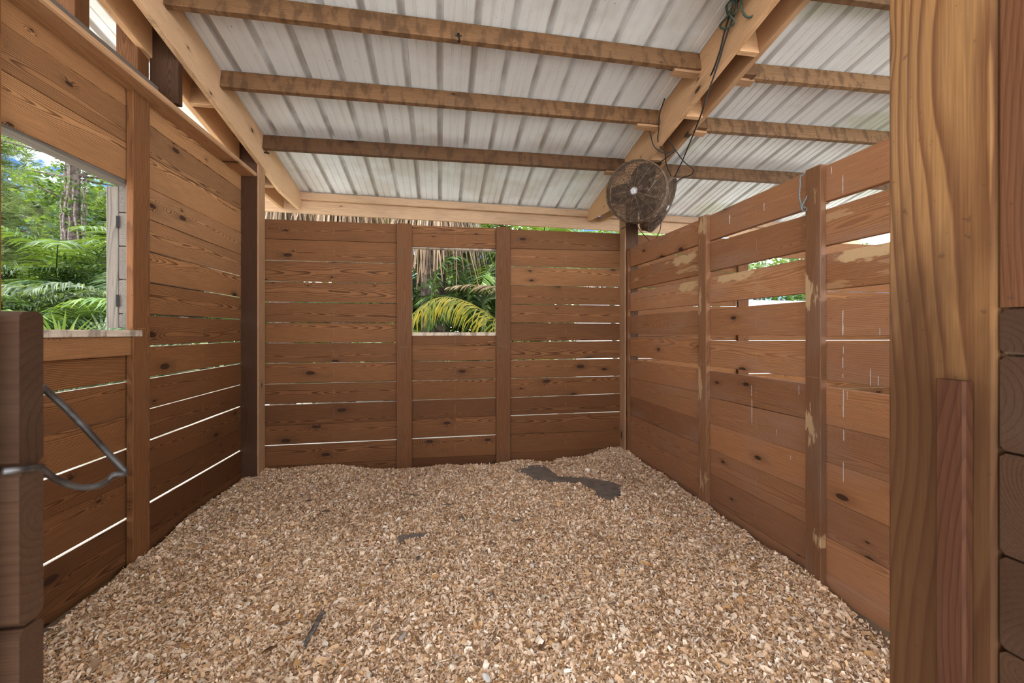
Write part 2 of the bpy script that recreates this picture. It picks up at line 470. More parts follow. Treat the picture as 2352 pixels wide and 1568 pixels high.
tag(flo, 'packed dirt stall floor beneath the wood shavings', 'floor', kind='structure')

# ================================================================== SETTING: left wall
wl = tag(empty('wall_left', PL.at(-1.3, 0)), 'left stall wall of stained horizontal boards with a window opening', 'wall', kind='structure')
TH = 0.022
def bay(parent, P, xa, xb, rows, a0, a1, gaps, tones, off=0.0, mat=None, t=TH, name='board'):
    """rows: (ya, yb) joint heights read at pixel columns xa, xb; consecutive rows bound a board"""
    J = []
    for ya, yb in rows:
        s0, z0 = P.hit(xa, ya, off); s1, z1 = P.hit(xb, yb, off)
        k = (z1 - z0) / (s1 - s0)
        J.append((z0 + (a0 - s0) * k, z0 + (a1 - s0) * k))
    for i in range(len(J) - 1):
        g0, g1 = (gaps[i] + (2.3 if gaps[i] > 3.2 else 0)) / 2000, (gaps[i + 1] + (2.3 if gaps[i + 1] > 3.2 else 0)) / 2000
        plank(name, parent, mat or WALLW, P, a0, a1, J[i + 1][0] + g1, J[i][0] - g0, J[i + 1][1] + g1, J[i][1] - g0,
              off + random.uniform(-0.0015, 0.0015), t, tones[i] if i < len(tones) else tones[-1], glow_edges=(gaps[i + 1] > 3.2, gaps[i] > 3.2))
aB = PL.hit(325, 762)[0]                     # batten line
aC = PL.hit(552, 762)[0]                     # corner post
rows2 = [(245, 400), (288, 434), (360, 479), (432, 532.6), (504, 583), (577.5, 633), (649, 682.9), (722.9, 733.8), (794.4, 783.7), (867, 834),
         (937.8, 883.7), (1010, 934), (1081, 985.7), (1153, 1036), (1226, 1088), (1300, 1140)]
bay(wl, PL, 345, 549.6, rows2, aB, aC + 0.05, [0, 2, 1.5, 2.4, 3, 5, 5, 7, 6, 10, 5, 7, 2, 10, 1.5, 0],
    [-0.55, -0.5, -0.45, -0.5, -0.35, -0.2, -0.05, 0.15, 0.5, 0.9, 1.0, 1.1, 1.2, 1.3, 1.3])  # tones darken downwards: wear, with the lower wall's shade painted in
aW0 = PL.hit(-14, 762)[0]                      # near edge of the window
aN = PL.hit(306, 762)[0] - 2.02              # near end of the wall
rows1 = [(815, 806), (904.8, 874), (1001.6, 954.6), (1101, 1027.5), (1193.6, 1106.6), (1297.4, 1186), (1391, 1259.6), (1490, 1335)]
bay(wl, PL, 101, 299, rows1, aN, aB, [0, 9, 3, 6, 1.5, 9, 1.5, 0], [0.6, 0.6, 0.5, 0.8, 0.9, 1.2, 1.2], off=-0.006)  # low boards: wear and painted shade combined in the tones
plank('board', wl, WALLW, PL, aN, aB - 0.01, PL.hit(306, 814.6)[1], PL.hit(306, 769)[1], PL.hit(306, 814.6)[1], PL.hit(306, 769)[1], 0.024, 0.03, -0.2)
rowsU = [(-60, 205), (48, 256), (158, 337), (279, 421)]
bay(wl, PL, 0, 306, rowsU, aN, aB, [0, 2, 2, 0], [-0.3, -0.2, -0.3], off=-0.004)
# short boards on the near side of the window
zs = PL.hit(306, 770)[1]; zh = PL.hit(304, 421)[1]
for k in range(5):
    b0 = zs + (zh - zs) * k / 5; b1 = zs + (zh - zs) * (k + 1) / 5
    plank('board', wl, WALLW, PL, aN, aW0 - 0.02, b0 + 0.002, b1 - 0.002, b0 + 0.002, b1 - 0.002, 0, TH, 0)
def upright(name, parent, P, a0, a1, z0, z1, off, t, mat, tone=0.0):
    """vertical timber standing on plane P"""
    am = (a0 + a1) / 2
    p0 = P.at(am, z0, off + t / 2); p1 = P.at(am, z1, off + t / 2)
    return beam(name, parent, mat, p0, p1, t, abs(a1 - a0), up=P.u, tone=tone)
upright('batten', wl, PL, PL.hit(306, 762, 0.036)[0], PL.hit(345, 762, 0.036)[0], -0.05, PL.hit(320, 226)[1], 0.0, 0.036, BATTW)
upright('batten', wl, PL, aW0 - 0.15, aW0 - 0.01, -0.05, 2.6, 0.0, 0.036, BATTW)
LEDZ = PL.hit(549, 400)[1]
# horizontal top rail projecting into the stall, rough board on its back edge
a_end = PL.hit(590, 405, 0.125)[0]
beam('top_rail', wl, RAFTW, PL.at(aN, LEDZ + 0.019, 0.055), PL.at(a_end, LEDZ + 0.019, 0.055), 0.14, 0.038, c=0.008, tone=0.5)
beam('rail_board', wl, GREYW, PL.at(aN, LEDZ + 0.085, 0.02), PL.at(PL.hit(408, 245, 0.04)[0], LEDZ + 0.085, 0.02), 0.035, 0.09, tone=0.6)
# corner post and posts that carry the rafters
XP0, XP1 = -1.717, -1.577
beam('corner_post', wl, POSTW, ((XP0 + XP1) / 2, 4.045, -0.05), ((XP0 + XP1) / 2, 4.045, 2.98), 0.14, 0.14, up=(0, 1, 0), tone=0.3)
beam('face_board', wl, RAFTW, (XP1 + 0.006, 4.045, -0.05), (XP1 + 0.006, 4.045, 2.9), 0.012, 0.14, up=(0, 1, 0), tone=0.6)
beam('post', wl, POSTW, (-1.655, 2.885, LEDZ + 0.04), (-1.655, 2.885, 3.2), 0.155, 0.046, up=(0, 1, 0))
beam('post', wl, BATTW, (-1.80, 2.83, LEDZ - 0.3), (-1.80, 2.83, 3.2), 0.11, 0.10, up=(0, 1, 0))
beam('post', wl, BATTW, (-1.84, 2.44, LEDZ - 0.3), (-1.84, 2.44, 3.25), 0.13, 0.09, up=(0, 1, 0))
# window opening with weathered lining
w1 = tag(empty('window_1', PL.at((aW0 + aB) / 2, 1.28)), 'open unglazed window in the left wall with pale worn sill', 'window', kind='structure')
aJ = PL.hit(303, 762)[0]
beam('sill', w1, SILLW, PL.at(aW0 - 0.05, 1.262, -0.035), PL.at(aJ + 0.02, 1.262, -0.035), 0.15, 0.036)
beam('window_head', w1, GREYW, PL.at(aW0 - 0.05, zh + 0.002, -0.045), PL.at(aJ, zh - 0.004, -0.045), 0.075, 0.028)
upright('window_jamb', w1, PL, aJ - 0.003, aJ + 0.022, 1.28, zh, -0.03, 0.03, GREYW)
upright('window_jamb', w1, PL, aW0 - 0.02, aW0 + 0.005, 1.28, zh, -0.075, 0.075, GREYW)

# ================================================================== SETTING: back wall
wb = tag(empty('wall_back', (0.1, 4.13, 0)), 'back stall wall of dark stained boards with two upright battens and a square window', 'wall', kind='structure')
aL, aM0, aM1, aR = PB.hit(600, 762)[0], PB.hit(930, 762)[0], PB.hit(1156, 762)[0], PB.hit(1432, 762)[0]
rL = [(502.7, 514.6), (548, 557.7), (597, 604.9), (645.5, 650.9), (693.5, 696.4), (740.2, 741.7), (787.5, 786.3), (833.9, 830.6), (882, 875.1),
      (929.8, 920), (978.8, 965.7), (1023.7, 1009.4), (1070.6, 1056.8), (1118, 1102)]
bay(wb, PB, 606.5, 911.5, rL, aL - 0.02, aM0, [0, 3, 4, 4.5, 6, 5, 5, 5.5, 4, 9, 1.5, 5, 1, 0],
    [0.7, 0.0, 0.2, 0.2, 0.3, 0.3, 0.4, 0.6, 0.8, 0.8, 0.9, 0.9, 1.3])  # back wall tones also carry painted shade towards the floor
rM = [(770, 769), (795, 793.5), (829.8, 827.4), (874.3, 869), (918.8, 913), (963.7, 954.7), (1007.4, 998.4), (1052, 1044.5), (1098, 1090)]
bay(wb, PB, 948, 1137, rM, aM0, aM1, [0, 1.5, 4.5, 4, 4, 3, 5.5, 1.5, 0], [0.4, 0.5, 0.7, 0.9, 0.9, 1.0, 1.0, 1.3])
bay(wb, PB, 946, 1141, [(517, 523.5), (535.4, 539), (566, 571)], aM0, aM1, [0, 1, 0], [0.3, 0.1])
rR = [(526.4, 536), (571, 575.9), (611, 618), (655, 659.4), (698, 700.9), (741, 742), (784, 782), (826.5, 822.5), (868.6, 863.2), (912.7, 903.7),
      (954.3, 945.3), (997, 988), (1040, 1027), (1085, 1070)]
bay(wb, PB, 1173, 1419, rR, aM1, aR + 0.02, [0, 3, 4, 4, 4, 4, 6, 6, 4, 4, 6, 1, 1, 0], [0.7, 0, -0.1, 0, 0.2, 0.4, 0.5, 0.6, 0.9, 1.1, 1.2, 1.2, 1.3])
upright('batten', wb, PB, PB.hit(911, 762, .036)[0], PB.hit(946, 762, .036)[0], -0.05, PB.hit(928, 515)[1], 0, 0.036, BATTW)
upright('batten', wb, PB, PB.hit(1140, 762, .036)[0], PB.hit(1172.5, 762, .036)[0], -0.05, PB.hit(1156, 523)[1], 0, 0.036, BATTW)
w2 = tag(empty('window_2', (0.07, 4.13, 1.27)), 'small square open window in the back wall with pale lining', 'window', kind='structure')
wx0, wx1 = PB.hit(946, 762)[0] - 0.012, PB.hit(1140.5, 762)[0] + 0.012
wz0, wz1 = PB.hit(1040, 766)[1], PB.hit(1040, 569)[1]
beam('sill', w2, SILLW, (wx0, 4.165, wz0 - 0.004), (wx1, 4.165, wz0 - 0.004), 0.09, 0.034)
beam('window_head', w2, SILLW, (wx0, 4.18, wz1), (wx1, 4.18, wz1), 0.07, 0.022)
for xx in (wx0, wx1):
    beam('window_jamb', w2, SILLW, (xx, 4.18, wz0), (xx, 4.18, wz1), 0.022, 0.07, up=(0, 1, 0))
# neighbouring stall: its back wall and far side wall, seen through the gaps
wn_ = tag(empty('wall_back_right', (3.8, 4.13, 0)), 'back wall of the neighbouring stall seen through the right wall gaps', 'wall', kind='structure')
nx = [(1.98, 3.22), (3.22, 4.28), (4.28, 5.75)]
zz = [PB.hit(1173, y)[1] for y, _ in rR]
for bi, (u0, u1) in enumerate(nx):
    for i in range(len(zz) - 1):
        zt, zb = zz[i], zz[i + 1]
        if bi == 1 and zb > 1.25 and zt < 2.12: continue
        g_ = random.choice((4, 5, 6, 7)) / 2000
        plank('board', wn_, WALLW, PB, u0, u1, zb + g_, zt - g_, zb + g_, zt - g_, 0, TH, 0.1)
for u in (3.285, 4.22):
    upright('batten', wn_, PB, u - 0.065, u + 0.065, -0.05, 2.28, 0, 0.036, BATTW)
PN = Plane((5.75, 2.3), 0.0, (-1, 0, 0))
wf = tag(empty('wall_far_right', (5.75, 2.3, 0)), 'far side wall of the neighbouring stall', 'wall', kind='structure')
for i in range(11):
    plank('board', wf, WALLW, PN, -1.9, 1.85, 0.0 + i * 0.19, 0.184 + i * 0.19, 0.0 + i * 0.19, 0.184 + i * 0.19, 0, TH, 0.2)

# ================================================================== SETTING: right wall
wr = tag(empty('wall_right', PR.at(-0.5, 0)), 'right partition wall of wide boards, gapped above and tight below', 'wall', kind='structure')
aPA, aPB = PR.hit(1627, 762)[0], PR.hit(1893, 762)[0]
aF = PR.hit(1446, 762)[0]
aNR = PR.hit(2038, 762)[0] - 0.95
def slats(P, xa, xb, a0, a1, boards, joints, tones, bares, patches=None):
    for k, ((ta, tb), (ba, bb)) in enumerate(boards):
        J = []
        for ya, yb in ((ta, tb), (ba, bb)):
            s0, z0 = P.hit(xa, ya); s1, z1 = P.hit(xb, yb); kk = (z1 - z0) / (s1 - s0)
            J.append((z0 + (a0 - s0) * kk, z0 + (a1 - s0) * kk))
        o = plank('board', wr, RIGHTW, P, a0, a1, J[1][0], J[0][0], J[1][1], J[0][1], random.uniform(-0.001, 0.001), 0.034, tones[k])
        o['bare'] = float(bares[k]) * 0.6
        if patches and patches.get(k):
            pxa, pya, pxb = patches[k]; s0, z0 = P.hit(pxa, pya); s1, z1 = P.hit(pxb, pya)
            q = o.matrix_basis.inverted() @ P.at((s0 + s1) / 2, z0)
            o['patch'] = [q.x, q.z, abs(s1 - s0) / 2]
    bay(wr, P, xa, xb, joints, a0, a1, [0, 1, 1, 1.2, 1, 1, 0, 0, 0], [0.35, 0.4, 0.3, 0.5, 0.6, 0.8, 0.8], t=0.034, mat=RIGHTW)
slats(PR, 1450.6, 1602.7, aF, aPA,
      [((569, 506), (612, 562)), ((621, 575.6), (664, 631.3)), ((672, 643), (715, 699.6)), ((724.3, 713), (766, 767.8)), ((775.3, 778.9), (817.6, 835.8))],
      [(826.3, 845.9), (869, 899), (910, 962), (953.9, 1018), (993.8, 1073.8), (1038.7, 1133), (1083, 1190)],
      [0.5, 0.1, -0.2, 0.1, 0], [0, 0.9, 0.6, 0, 0], {1: (1545, 602, 1600), 2: (1558, 661, 1603)})
slats(PR, 1632, 1849, aPA, aPB,
      [((494, 397), (552, 481)), ((558, 495), (623, 574.8)), ((637.8, 594), (695.5, 672.9)), ((710, 692.3), (769, 771)), ((781.6, 785.8), (840.4, 866.6))],
      [(852, 881), (912.7, 961.7), (971.8, 1041.5), (1031, 1124), (1088, 1201), (1149.4, 1283), (1210, 1366), (1270, 1450)],
      [0.5, 0.2, -0.1, 0.2, -0.1], [0, 0.35, 0.3, 0.1, 0], {2: (1640, 640, 1733)})
slats(PR, 1900, 2036, aPB, aNR,
      [((379, 319), (461.5, 416.5)), ((480, 436.5), (563, 534)), ((582.7, 557.3), (665, 651.5)), ((688, 676), (772.5, 771)), ((786.8, 791.8), (873.2, 890))],
      [(889, 907.3), (975.2, 1006.3), (1061, 1107), (1146.5, 1207.5), (1234, 1305.5), (1315, 1398.5), (1395, 1492), (1475, 1590)],
      [0.5, 0.3, 0.0, 0.6, 0.7], [0, 0.7, 0.5, 0.1, 0], {2: (1915, 590, 2060)})
upright('batten', wr, PR, PR.hit(1603.5, 762, .036)[0], PR.hit(1621.5, 762, .036)[0], -0.05, PR.hit(1615, 500)[1], 0, 0.036, RIGHTB, 0.2)['bare'] = 0.9
upright('batten', wr, PR, PR.hit(1849, 762, .036)[0], PR.hit(1884.5, 762, .036)[0], -0.05, PR.hit(1870, 390)[1], 0, 0.036, RIGHTB, 0.2)['bare'] = 1.0
upright('batten', wr, PR, aF - 0.02, aF + 0.07, -0.05, 2.1, 0.0, 0.03, BATTW, 0.2)
beam('corner_post', wr, POSTW, (1.9365, 4.08, -0.05), (1.9365, 4.08, 2.98), 0.135, 0.14, up=(0, 1, 0))
beam('face_board', wr, RAFTW, (1.869 - 0.006, 4.075, -0.05), (1.869 - 0.006, 4.075, 2.9), 0.012, 0.135, up=(0, 1, 0), tone=0.8)

# pale drip streaks down the boards
DRIP = plain('pale_drip', (0.50, 0.45, 0.41), 0.8)
for px, y0, y1, w in ((1936, 712, 770, 2.6), (1937, 795, 812, 1.6), (1936, 820, 845, 1.8), (1936, 858, 868, 1.5), (1999, 846, 886, 2.2), (2017, 862, 886, 1.8), (1937, 895, 958, 2.4), (1938, 986, 1012, 3.0), (1937, 1060, 1108, 2.0),
                      (1726, 884, 910, 1.2), (1727, 915, 972, 1.6), (1946, 898, 918, 1.2), (2021, 752, 770, 1.8), (1676, 493, 514, 2.4), (1755, 466, 484, 1.4), (1936, 402, 444, 1.6), (1910, 382, 400, 1.6), (1835, 885, 906, 1.4), (1816, 1045, 1056, 1.6), (1783, 985, 1000, 1.2)):
    s_, zt = PR.hit(px, y0, 0.0012); s2_, zb = PR.hit(px, y1, 0.0012); ww = abs(PR.hit(px + w, y0)[0] - s_) / 2
    M = frame(PR.at(s_, (zt + zb) / 2, 0.0012), PR.u, (0, 0, 1)); hh = (zt - zb) / 2
    n_ = 7; V = []; F = []
    for i in range(n_):
        f = i / (n_ - 1); wv = ww * (0.35 + random.uniform(0.2, 0.9)) * (0.5 if i in (0, n_ - 1) else 1); cxx = random.uniform(-0.25, 0.25) * ww
        V += [(cxx - wv, 0, hh - 2 * hh * f), (cxx + wv, 0, hh - 2 * hh * f)]
        if i: F.append((2 * i - 2, 2 * i - 1, 2 * i + 1, 2 * i))
    o = link('drip_streak', mesh('drip_streak', V, F), DRIP, wr, M); md = o.modifiers.new('thickness', 'SOLIDIFY'); md.thickness = 0.0008; md.offset = 0

# ================================================================== SETTING: front half walls and door posts
wfr = tag(empty('wall_front', (0.1, 0.55, 0)), 'front half wall and door posts framing the view', 'wall', kind='structure')
def endplank(y0, y1, xe, side, ztop, zbot, far, tone=0.4, mat=None):
    o = beam('board', wfr, mat or WALLW, (xe, (y0 + y1) / 2, (ztop + zbot) / 2), (far, (y0 + y1) / 2, (ztop + zbot) / 2), y1 - y0, ztop - zbot, c=0.006, tone=tone)
    return o
XE = -0.48
pf = lambda py: onX(100, py, XE).z
YF0, YF1 = onX(44, 762, XE).y, onX(100, 762, XE).y
zl = [pf(716), pf(1057), pf(1066), pf(1405), pf(1412), pf(1750), pf(1758), pf(2100)]
for k in range(4):
    endplank(YF0, YF1, XE, -1, zl[2 * k], zl[2 * k + 1], -1.69, 0.2, ENDW)
for k in range(3):
    endplank(YF0, YF1, XE, -1, zl[7] - 0.004 - k * 0.187, zl[7] - 0.186 - k * 0.187, -1.69, 0.2, ENDW)
beam('trim_strip', wfr, BATTW, (-0.545, YF0 - 0.021, -0.05), (-0.545, YF0 - 0.021, onX(8, 716, -0.5).z), 0.09, 0.030, up=(0, 1, 0), tone=0.4)
XJ = 0.757
YJ1, YJ0 = onX(2038, 762, XJ).y, onX(2285, 762, XJ).y
beam('door_post', wfr, JAMBW, (XJ + 0.07, (YJ0 + YJ1) / 2, -0.08), (XJ + 0.07, (YJ0 + YJ1) / 2, 2.6), 0.14, YJ1 - YJ0, up=(0, 1, 0), c=0.005, tone=0.1)
sy1, sy0 = onX(2146, 900, XJ - 0.018).y, onX(2215, 900, XJ - 0.018).y
STOPW = wood('door_stop_wood', (0.058, 0.024, 0.012), (0.020, 0.009, 0.006), contrast=0.85, ring=0.006, knots=0.97)
beam('door_stop', wfr, STOPW, (XJ - 0.009, (sy0 + sy1) / 2, -0.08), (XJ - 0.009, (sy0 + sy1) / 2, onX(2180, 872, XJ - 0.018).z), 0.018, sy1 - sy0, up=(0, 1, 0), tone=0.9)
zr = [onX(2310, y, XJ).z for y in (711, 812, 818, 1036, 1042, 1275, 1281, 1492, 1498, 1720, 1726, 1950)]
yq0 = YJ0 - 0.046
for k in range(6):
    endplank(yq0, YJ0 - 0.004, XJ + 0.002, 1, zr[2 * k], zr[2 * k + 1], 1.88, 0.3, ENDW)
beam('face_board', wfr, BATTW, (XJ + 0.06, YJ0 - 0.022, zr[0] + 0.003), (XJ + 0.06, YJ0 - 0.022, 2.6), 0.12, 0.038, up=(0, 1, 0), tone=0.9)

# ================================================================== SETTING: roof
ce = tag(empty('ceiling', (1.0, 3.0, 3.2)), 'sloping roof of pale ribbed metal sheets on wooden purlins and rafters', 'ceiling', kind='structure')
XRL, XRR = -1.54, 1.83
def line_z(pa, pb, X):
    A, B = onX(*pa, X), onX(*pb, X)
    k = (B.z - A.z) / (B.y - A.y)
    return lambda y: A.z + (y - A.y) * k
zL = line_z((404.6, 0), (683, 428), XRL)
zR = line_z((1669.6, 32), (1351.8, 480), XRR)
def zroof(x, y):
    f = (x - XRL) / (XRR - XRL)
    return zL(y) * (1 - f) + zR(y) * f
YE = 5.08                                   # eave
YTOP = -4.2                                 # upper (front) roof edge; unseen stretch behind the camera added to cut front light
def rafter(xc, w, dep, y0, y1, tone=0.0, taper=0.5, tail=0.16):
    M = Matrix.Translation((xc, 0, 0))
    ys = [y0, y1 - taper, y1]
    p0 = Vector((xc, y0, zroof(xc, y0))); p1 = Vector((xc, y1, zroof(xc, y1)))
    F_ = frame((p0 + p1) / 2, p1 - p0, (0, 0, 1))
    l = (p1 - p0).length / 2
    secs = [chamfer(-w / 2, w / 2, -dep, -0.003, 0.003, -l), chamfer(-w / 2, w / 2, -dep, -0.003, 0.003, l - taper), chamfer(-w / 2, w / 2, -tail, -0.003, 0.003, l)]
    V, Fc = loft(secs)
    o = link('rafter', mesh('rafter', V, Fc), RAFTW, ce, F_); o['tone'] = float(tone)
    return o
rafter(XRL - 0.019, 0.038, 0.287, 0.6, YE - 0.03, -0.2, 0.55, 0.2)
rafter(XP0 - 0.019, 0.038, 0.287, 0.6, YE - 0.03, 0.3, 0.55, 0.2)
rafter(XRR + 0.019, 0.038, 0.287, 0.6, YE - 0.03, 0.0, 0.55, 0.13)
rafter(2.004 + 0.019, 0.038, 0.287, 0.6, YE - 0.03, 0.6, 0.55, 0.13)
rafter(5.7, 0.038, 0.287, 0.6, YE - 0.03, 0.0)
def blocking(xa, xb, y, h=0.2, drop=0.05, tone=0.0):
    z = zroof((xa + xb) / 2, y) - drop
    o = beam('blocking', ce, RAFTW, (xa, y, z), (xb, y, z), 0.038, h, up=(0, 0.19, 1), anchor='t', tone=tone)
for yb in (2.42, 3.0, 3.55, 4.45):
    blocking(XRR + 0.038, 2.004, yb, 0.23, 0.06, 0.2)
for yb in (2.35, 3.3, 4.4):
    blocking(XP0, XRL - 0.038, yb, 0.23, 0.06, 0.7)
# purlins: left bay ends read on the two rafter faces
pur = [((onX(400, 0, XRL).y - 0.06), 2.74), (3.31, 3.30), (4.03, 3.975), (4.93, 4.96)]
def purlin(xa, ya, xb, yb, tone=0.0, dz=0.0):
    o = beam('purlin', ce, PURLW, (xa, ya, zroof(xa, ya) - 0.004 + dz), (xb, yb, zroof(xb, yb) - 0.004 + dz), 0.04, 0.132, up=(0, 0.19, 1), anchor='t', tone=tone)
    return o
def cleat(x0, x1, y, tone=0.5):
    z = zroof((x0 + x1) / 2, y) - 0.138
    beam('cleat', ce, RAFTW, (x0, y, z), (x1, y, z), 0.06, 0.02, up=(0, 0.19, 1), anchor='t', tone=tone)
for i, (ya, yb) in enumerate(pur):
    if i < 3:
        purlin(XRL, ya, XRR, yb, 0.2)
        cleat(XRR - 0.20, XRR, yb); cleat(2.042, 2.28, yb + 0.02)
        purlin(2.042, yb, 2.27, yb, 0.3); purlin(2.27, yb + 0.03, 5.68, yb + 0.03 - 0.06, -0.1)
purlin(XRL, 2.18, XRR, 2.15, 0.2); purlin(2.042, 2.17, 5.68, 2.13, 0.1)
# eave: light purlin on the tails, fascia board behind
def eave(name, xa, xb, y, zoff, w, h):
    beam(name, ce, EAVEW, (xa, y, zroof(xa, y) + zoff), (xb, y, zroof(xb, y) + zoff), w, h, anchor='t')
eave('eave_purlin', XRL, XRR, YE - 0.06, -0.006, 0.04, 0.080)
eave('eave_purlin', 2.042, 5.68, YE - 0.06, -0.006, 0.04, 0.080)
eave('fascia', -2.9, 5.95, YE, -0.05, 0.036, 0.165)
# metal sheets
def sheetmat():
    m, nt, bs = newmat('ribbed_sheet_metal')
    g = NT(nt)
    tc = g.n('ShaderNodeTexCoord'); sep = g.n('ShaderNodeSeparateXYZ'); g.l(tc.outputs['Object'], sep.inputs[0])
    x, y, z = sep.outputs
    streak = g.noise(g.comb(g.math('MULTIPLY', x, 26.0), g.math('MULTIPLY', y, 1.3), 0.0), 1.0, 5, 0.6)
    cloud = g.noise(tc.outputs['Object'], 1.1, 4, 0.6)
    speck = g.noise(tc.outputs['Object'], 55.0, 2, 0.5)
    col = g.mix(g.smooth(streak, 0.50, 0.74, 0.0, 0.30), (0.77, 0.80, 0.83), (0.50, 0.46, 0.42))
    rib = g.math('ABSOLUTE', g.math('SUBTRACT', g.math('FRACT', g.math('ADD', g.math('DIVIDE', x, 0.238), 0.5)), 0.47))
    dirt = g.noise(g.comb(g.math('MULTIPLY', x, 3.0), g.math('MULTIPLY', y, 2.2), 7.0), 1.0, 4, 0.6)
    col = g.mix(g.math('MULTIPLY', g.smooth(rib, 0.05, 0.12, 0.55, 0.0), g.smooth(dirt, 0.30, 0.62)), col, (0.24, 0.17, 0.12))  # dark rib lines: brown staining plus groove shadow painted into the colour
    col = g.mix(g.smooth(cloud, 0.48, 0.66, 0.0, 0.50), col, (0.46, 0.40, 0.34))
    gc = g.noise(g.comb(g.math('MULTIPLY', x, 0.8), g.math('MULTIPLY', y, 2.0), 3.0), 1.0, 3)
    col = g.mix(g.math('MULTIPLY', g.smooth(gc, 0.52, 0.66, 0.0, 0.45), g.smooth(x, 1.8, 2.6)), col, (0.44, 0.52, 0.32))
    col = g.mix(g.smooth(speck, 0.70, 0.78, 0.0, 0.6), col, (0.20, 0.12, 0.07))
    g.l(col, bs.inputs['Base Color'])
    bs.inputs['Roughness'].default_value = 0.42; bs.inputs['Specular IOR Level'].default_value = 0.5
    return m
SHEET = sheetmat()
RP = 0.238
prof = []                                    # one rib pitch: (u, height above the pan)
for k in range(4):
    b = k * RP
    prof += [(b - 0.024, 0), (b - 0.013, 0.030), (b + 0.013, 0.030), (b + 0.024, 0)]
    for q in (0.085, 0.153):
        prof += [(b + q - 0.009, 0), (b + q - 0.004, 0.006), (b + q + 0.004, 0.006), (b + q + 0.009, 0)]
prof.append((4 * RP - 0.024, 0)); prof.append((4 * RP - 0.013, 0.030)); prof.append((4 * RP + 0.012, 0.030))
for sidx in range(-4, 6):
    x0 = sidx * 4 * RP
    if x0 > 5.9 or x0 + 4 * RP < -2.95: continue
    V = []; F = []
    ysec = [YTOP, 1.0, 2.5, 4.0, YE + 0.05]
    pp = [(u, h) for u, h in prof if -2.95 <= x0 + u <= 5.95]
    if len(pp) < 4: continue
    lift = 0.0012 * (sidx % 2)
    for yv in ysec:
        for (u, h) in pp:
            V.append((x0 + u, yv, zroof(x0 + u, yv) + h + 0.001 + lift))
    m_ = len(pp)
    for k in range(len(ysec) - 1):
        for i in range(m_ - 1):
            F.append((k * m_ + i, k * m_ + i + 1, (k + 1) * m_ + i + 1, (k + 1) * m_ + i))
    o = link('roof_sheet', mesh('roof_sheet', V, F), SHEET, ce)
    md = o.modifiers.new('thickness', 'SOLIDIFY'); md.thickness = 0.0008; md.offset = 1

# ================================================================== wood shavings on the floor
ctrl = []
for px, py in ((110.9, 1437), (200, 1362), (301.7, 1288), (349, 1254), (450, 1170), (545, 1098)):
    s, z = PL.hit(px, py); v = PL.at(s, z); ctrl.append((v.x, v.y, z))
for px, py in ((607, 1071), (700, 1073), (764, 1072), (860, 1068), (948, 1068), (1050, 1066), (1136, 1064), (1177, 1056), (1234, 1061), (1316, 1045), (1420, 1031)):
    s, z = PB.hit(px, py); ctrl.append((s, 4.13, z))
for px, py in ((1450, 1040), (1530, 1090), (1605, 1146), (1700, 1210), (1848, 1304), (1902, 1341), (2030, 1453)):
    s, z = PR.hit(px, py); v = PR.at(s, z); ctrl.append((v.x, v.y, z))
for x in np.linspace(-1.2, 1.4, 6):
    for y in np.linspace(0.3, 3.5, 7):
        ctrl.append((x, y, 0.0))
ctrl = np.array(ctrl)
_ph = RNG.uniform(0, 6.28, (24, 3)); _k = RNG.normal(0, 1, (24, 2)) * np.linspace(2.5, 16, 24)[:, None]
def hfloor(x, y):
    x = np.asarray(x, float); y = np.asarray(y, float)
    num = np.zeros_like(x); den = np.zeros_like(x)
    for cx_, cy_, cz_ in ctrl:
        w = 1.0 / ((x - cx_) ** 2 + (y - cy_) ** 2 + 0.012) ** 1.6
        num += w * cz_; den += w
    h = num / den
    for i in range(24):
        h = h + 0.010 / (1 + 0.22 * i) * np.sin(_k[i, 0] * x + _k[i, 1] * y + _ph[i, 0])
    return h
def inside(poly, x, y):
    r = np.zeros(x.shape, bool); n = len(poly)
    for i in range(n):
        x0, y0 = poly[i]; x1, y1 = poly[(i + 1) % n]
        c = ((y0 > y) != (y1 > y)) & (x < (x1 - x0) * (y - y0) / (y1 - y0 + 1e-12) + x0)
        r ^= c
    return r
mats_px = [
    [(1205, 1083), (1226, 1077), (1262, 1075), (1276, 1086), (1287, 1096), (1340, 1098), (1390, 1105), (1411, 1116), (1415, 1131), (1408, 1146), (1385, 1152),
     (1365, 1145), (1356, 1131), (1330, 1119), (1290, 1113), (1255, 1106), (1222, 1097)],
    [(914, 1227), (981, 1221), (968, 1231), (932, 1237), (916, 1245)],
    [(1058, 1165), (1073, 1187), (1060, 1191)],
    [(1158, 1196), (1196, 1186), (1197, 1195), (1170, 1200)],
    [(1112, 1373), (1135, 1368), (1142, 1378), (1119, 1382)]]
mat_polys = [[tuple(onZ(px, py, 0.0)[:2]) for px, py in P_] for P_ in mats_px]
mat_polys = [[((x - sum(q[0] for q in P_) / len(P_)) * 1.12 + sum(q[0] for q in P_) / len(P_), (y - sum(q[1] for q in P_) / len(P_)) * 1.2 + sum(q[1] for q in P_) / len(P_)) for x, y in P_] for P_ in mat_polys]
def in_mat(x, y):
    r = np.zeros(np.asarray(x).shape, bool)
    for P_ in mat_polys: r |= inside(P_, x, y)
    return r
FX0, FX1, FY0, FY1 = -1.70, 1.91, 0.25, 4.12
nxg, nyg = 180, 194
gx, gy = np.meshgrid(np.linspace(FX0, FX1, nxg + 1), np.linspace(FY0, FY1, nyg + 1))
gz = hfloor(gx, gy) - 0.006
gz = np.where(in_mat(gx, gy), gz - 0.03, gz)
base_v = np.stack([gx.ravel(), gy.ravel(), gz.ravel()], 1)
ii, jj = np.meshgrid(np.arange(nxg), np.arange(nyg)); a_ = (jj * (nxg + 1) + ii).ravel()
base_f = np.stack([a_, a_ + 1, a_ + nxg + 2, a_ + nxg + 1], 1)
NCH = 310000
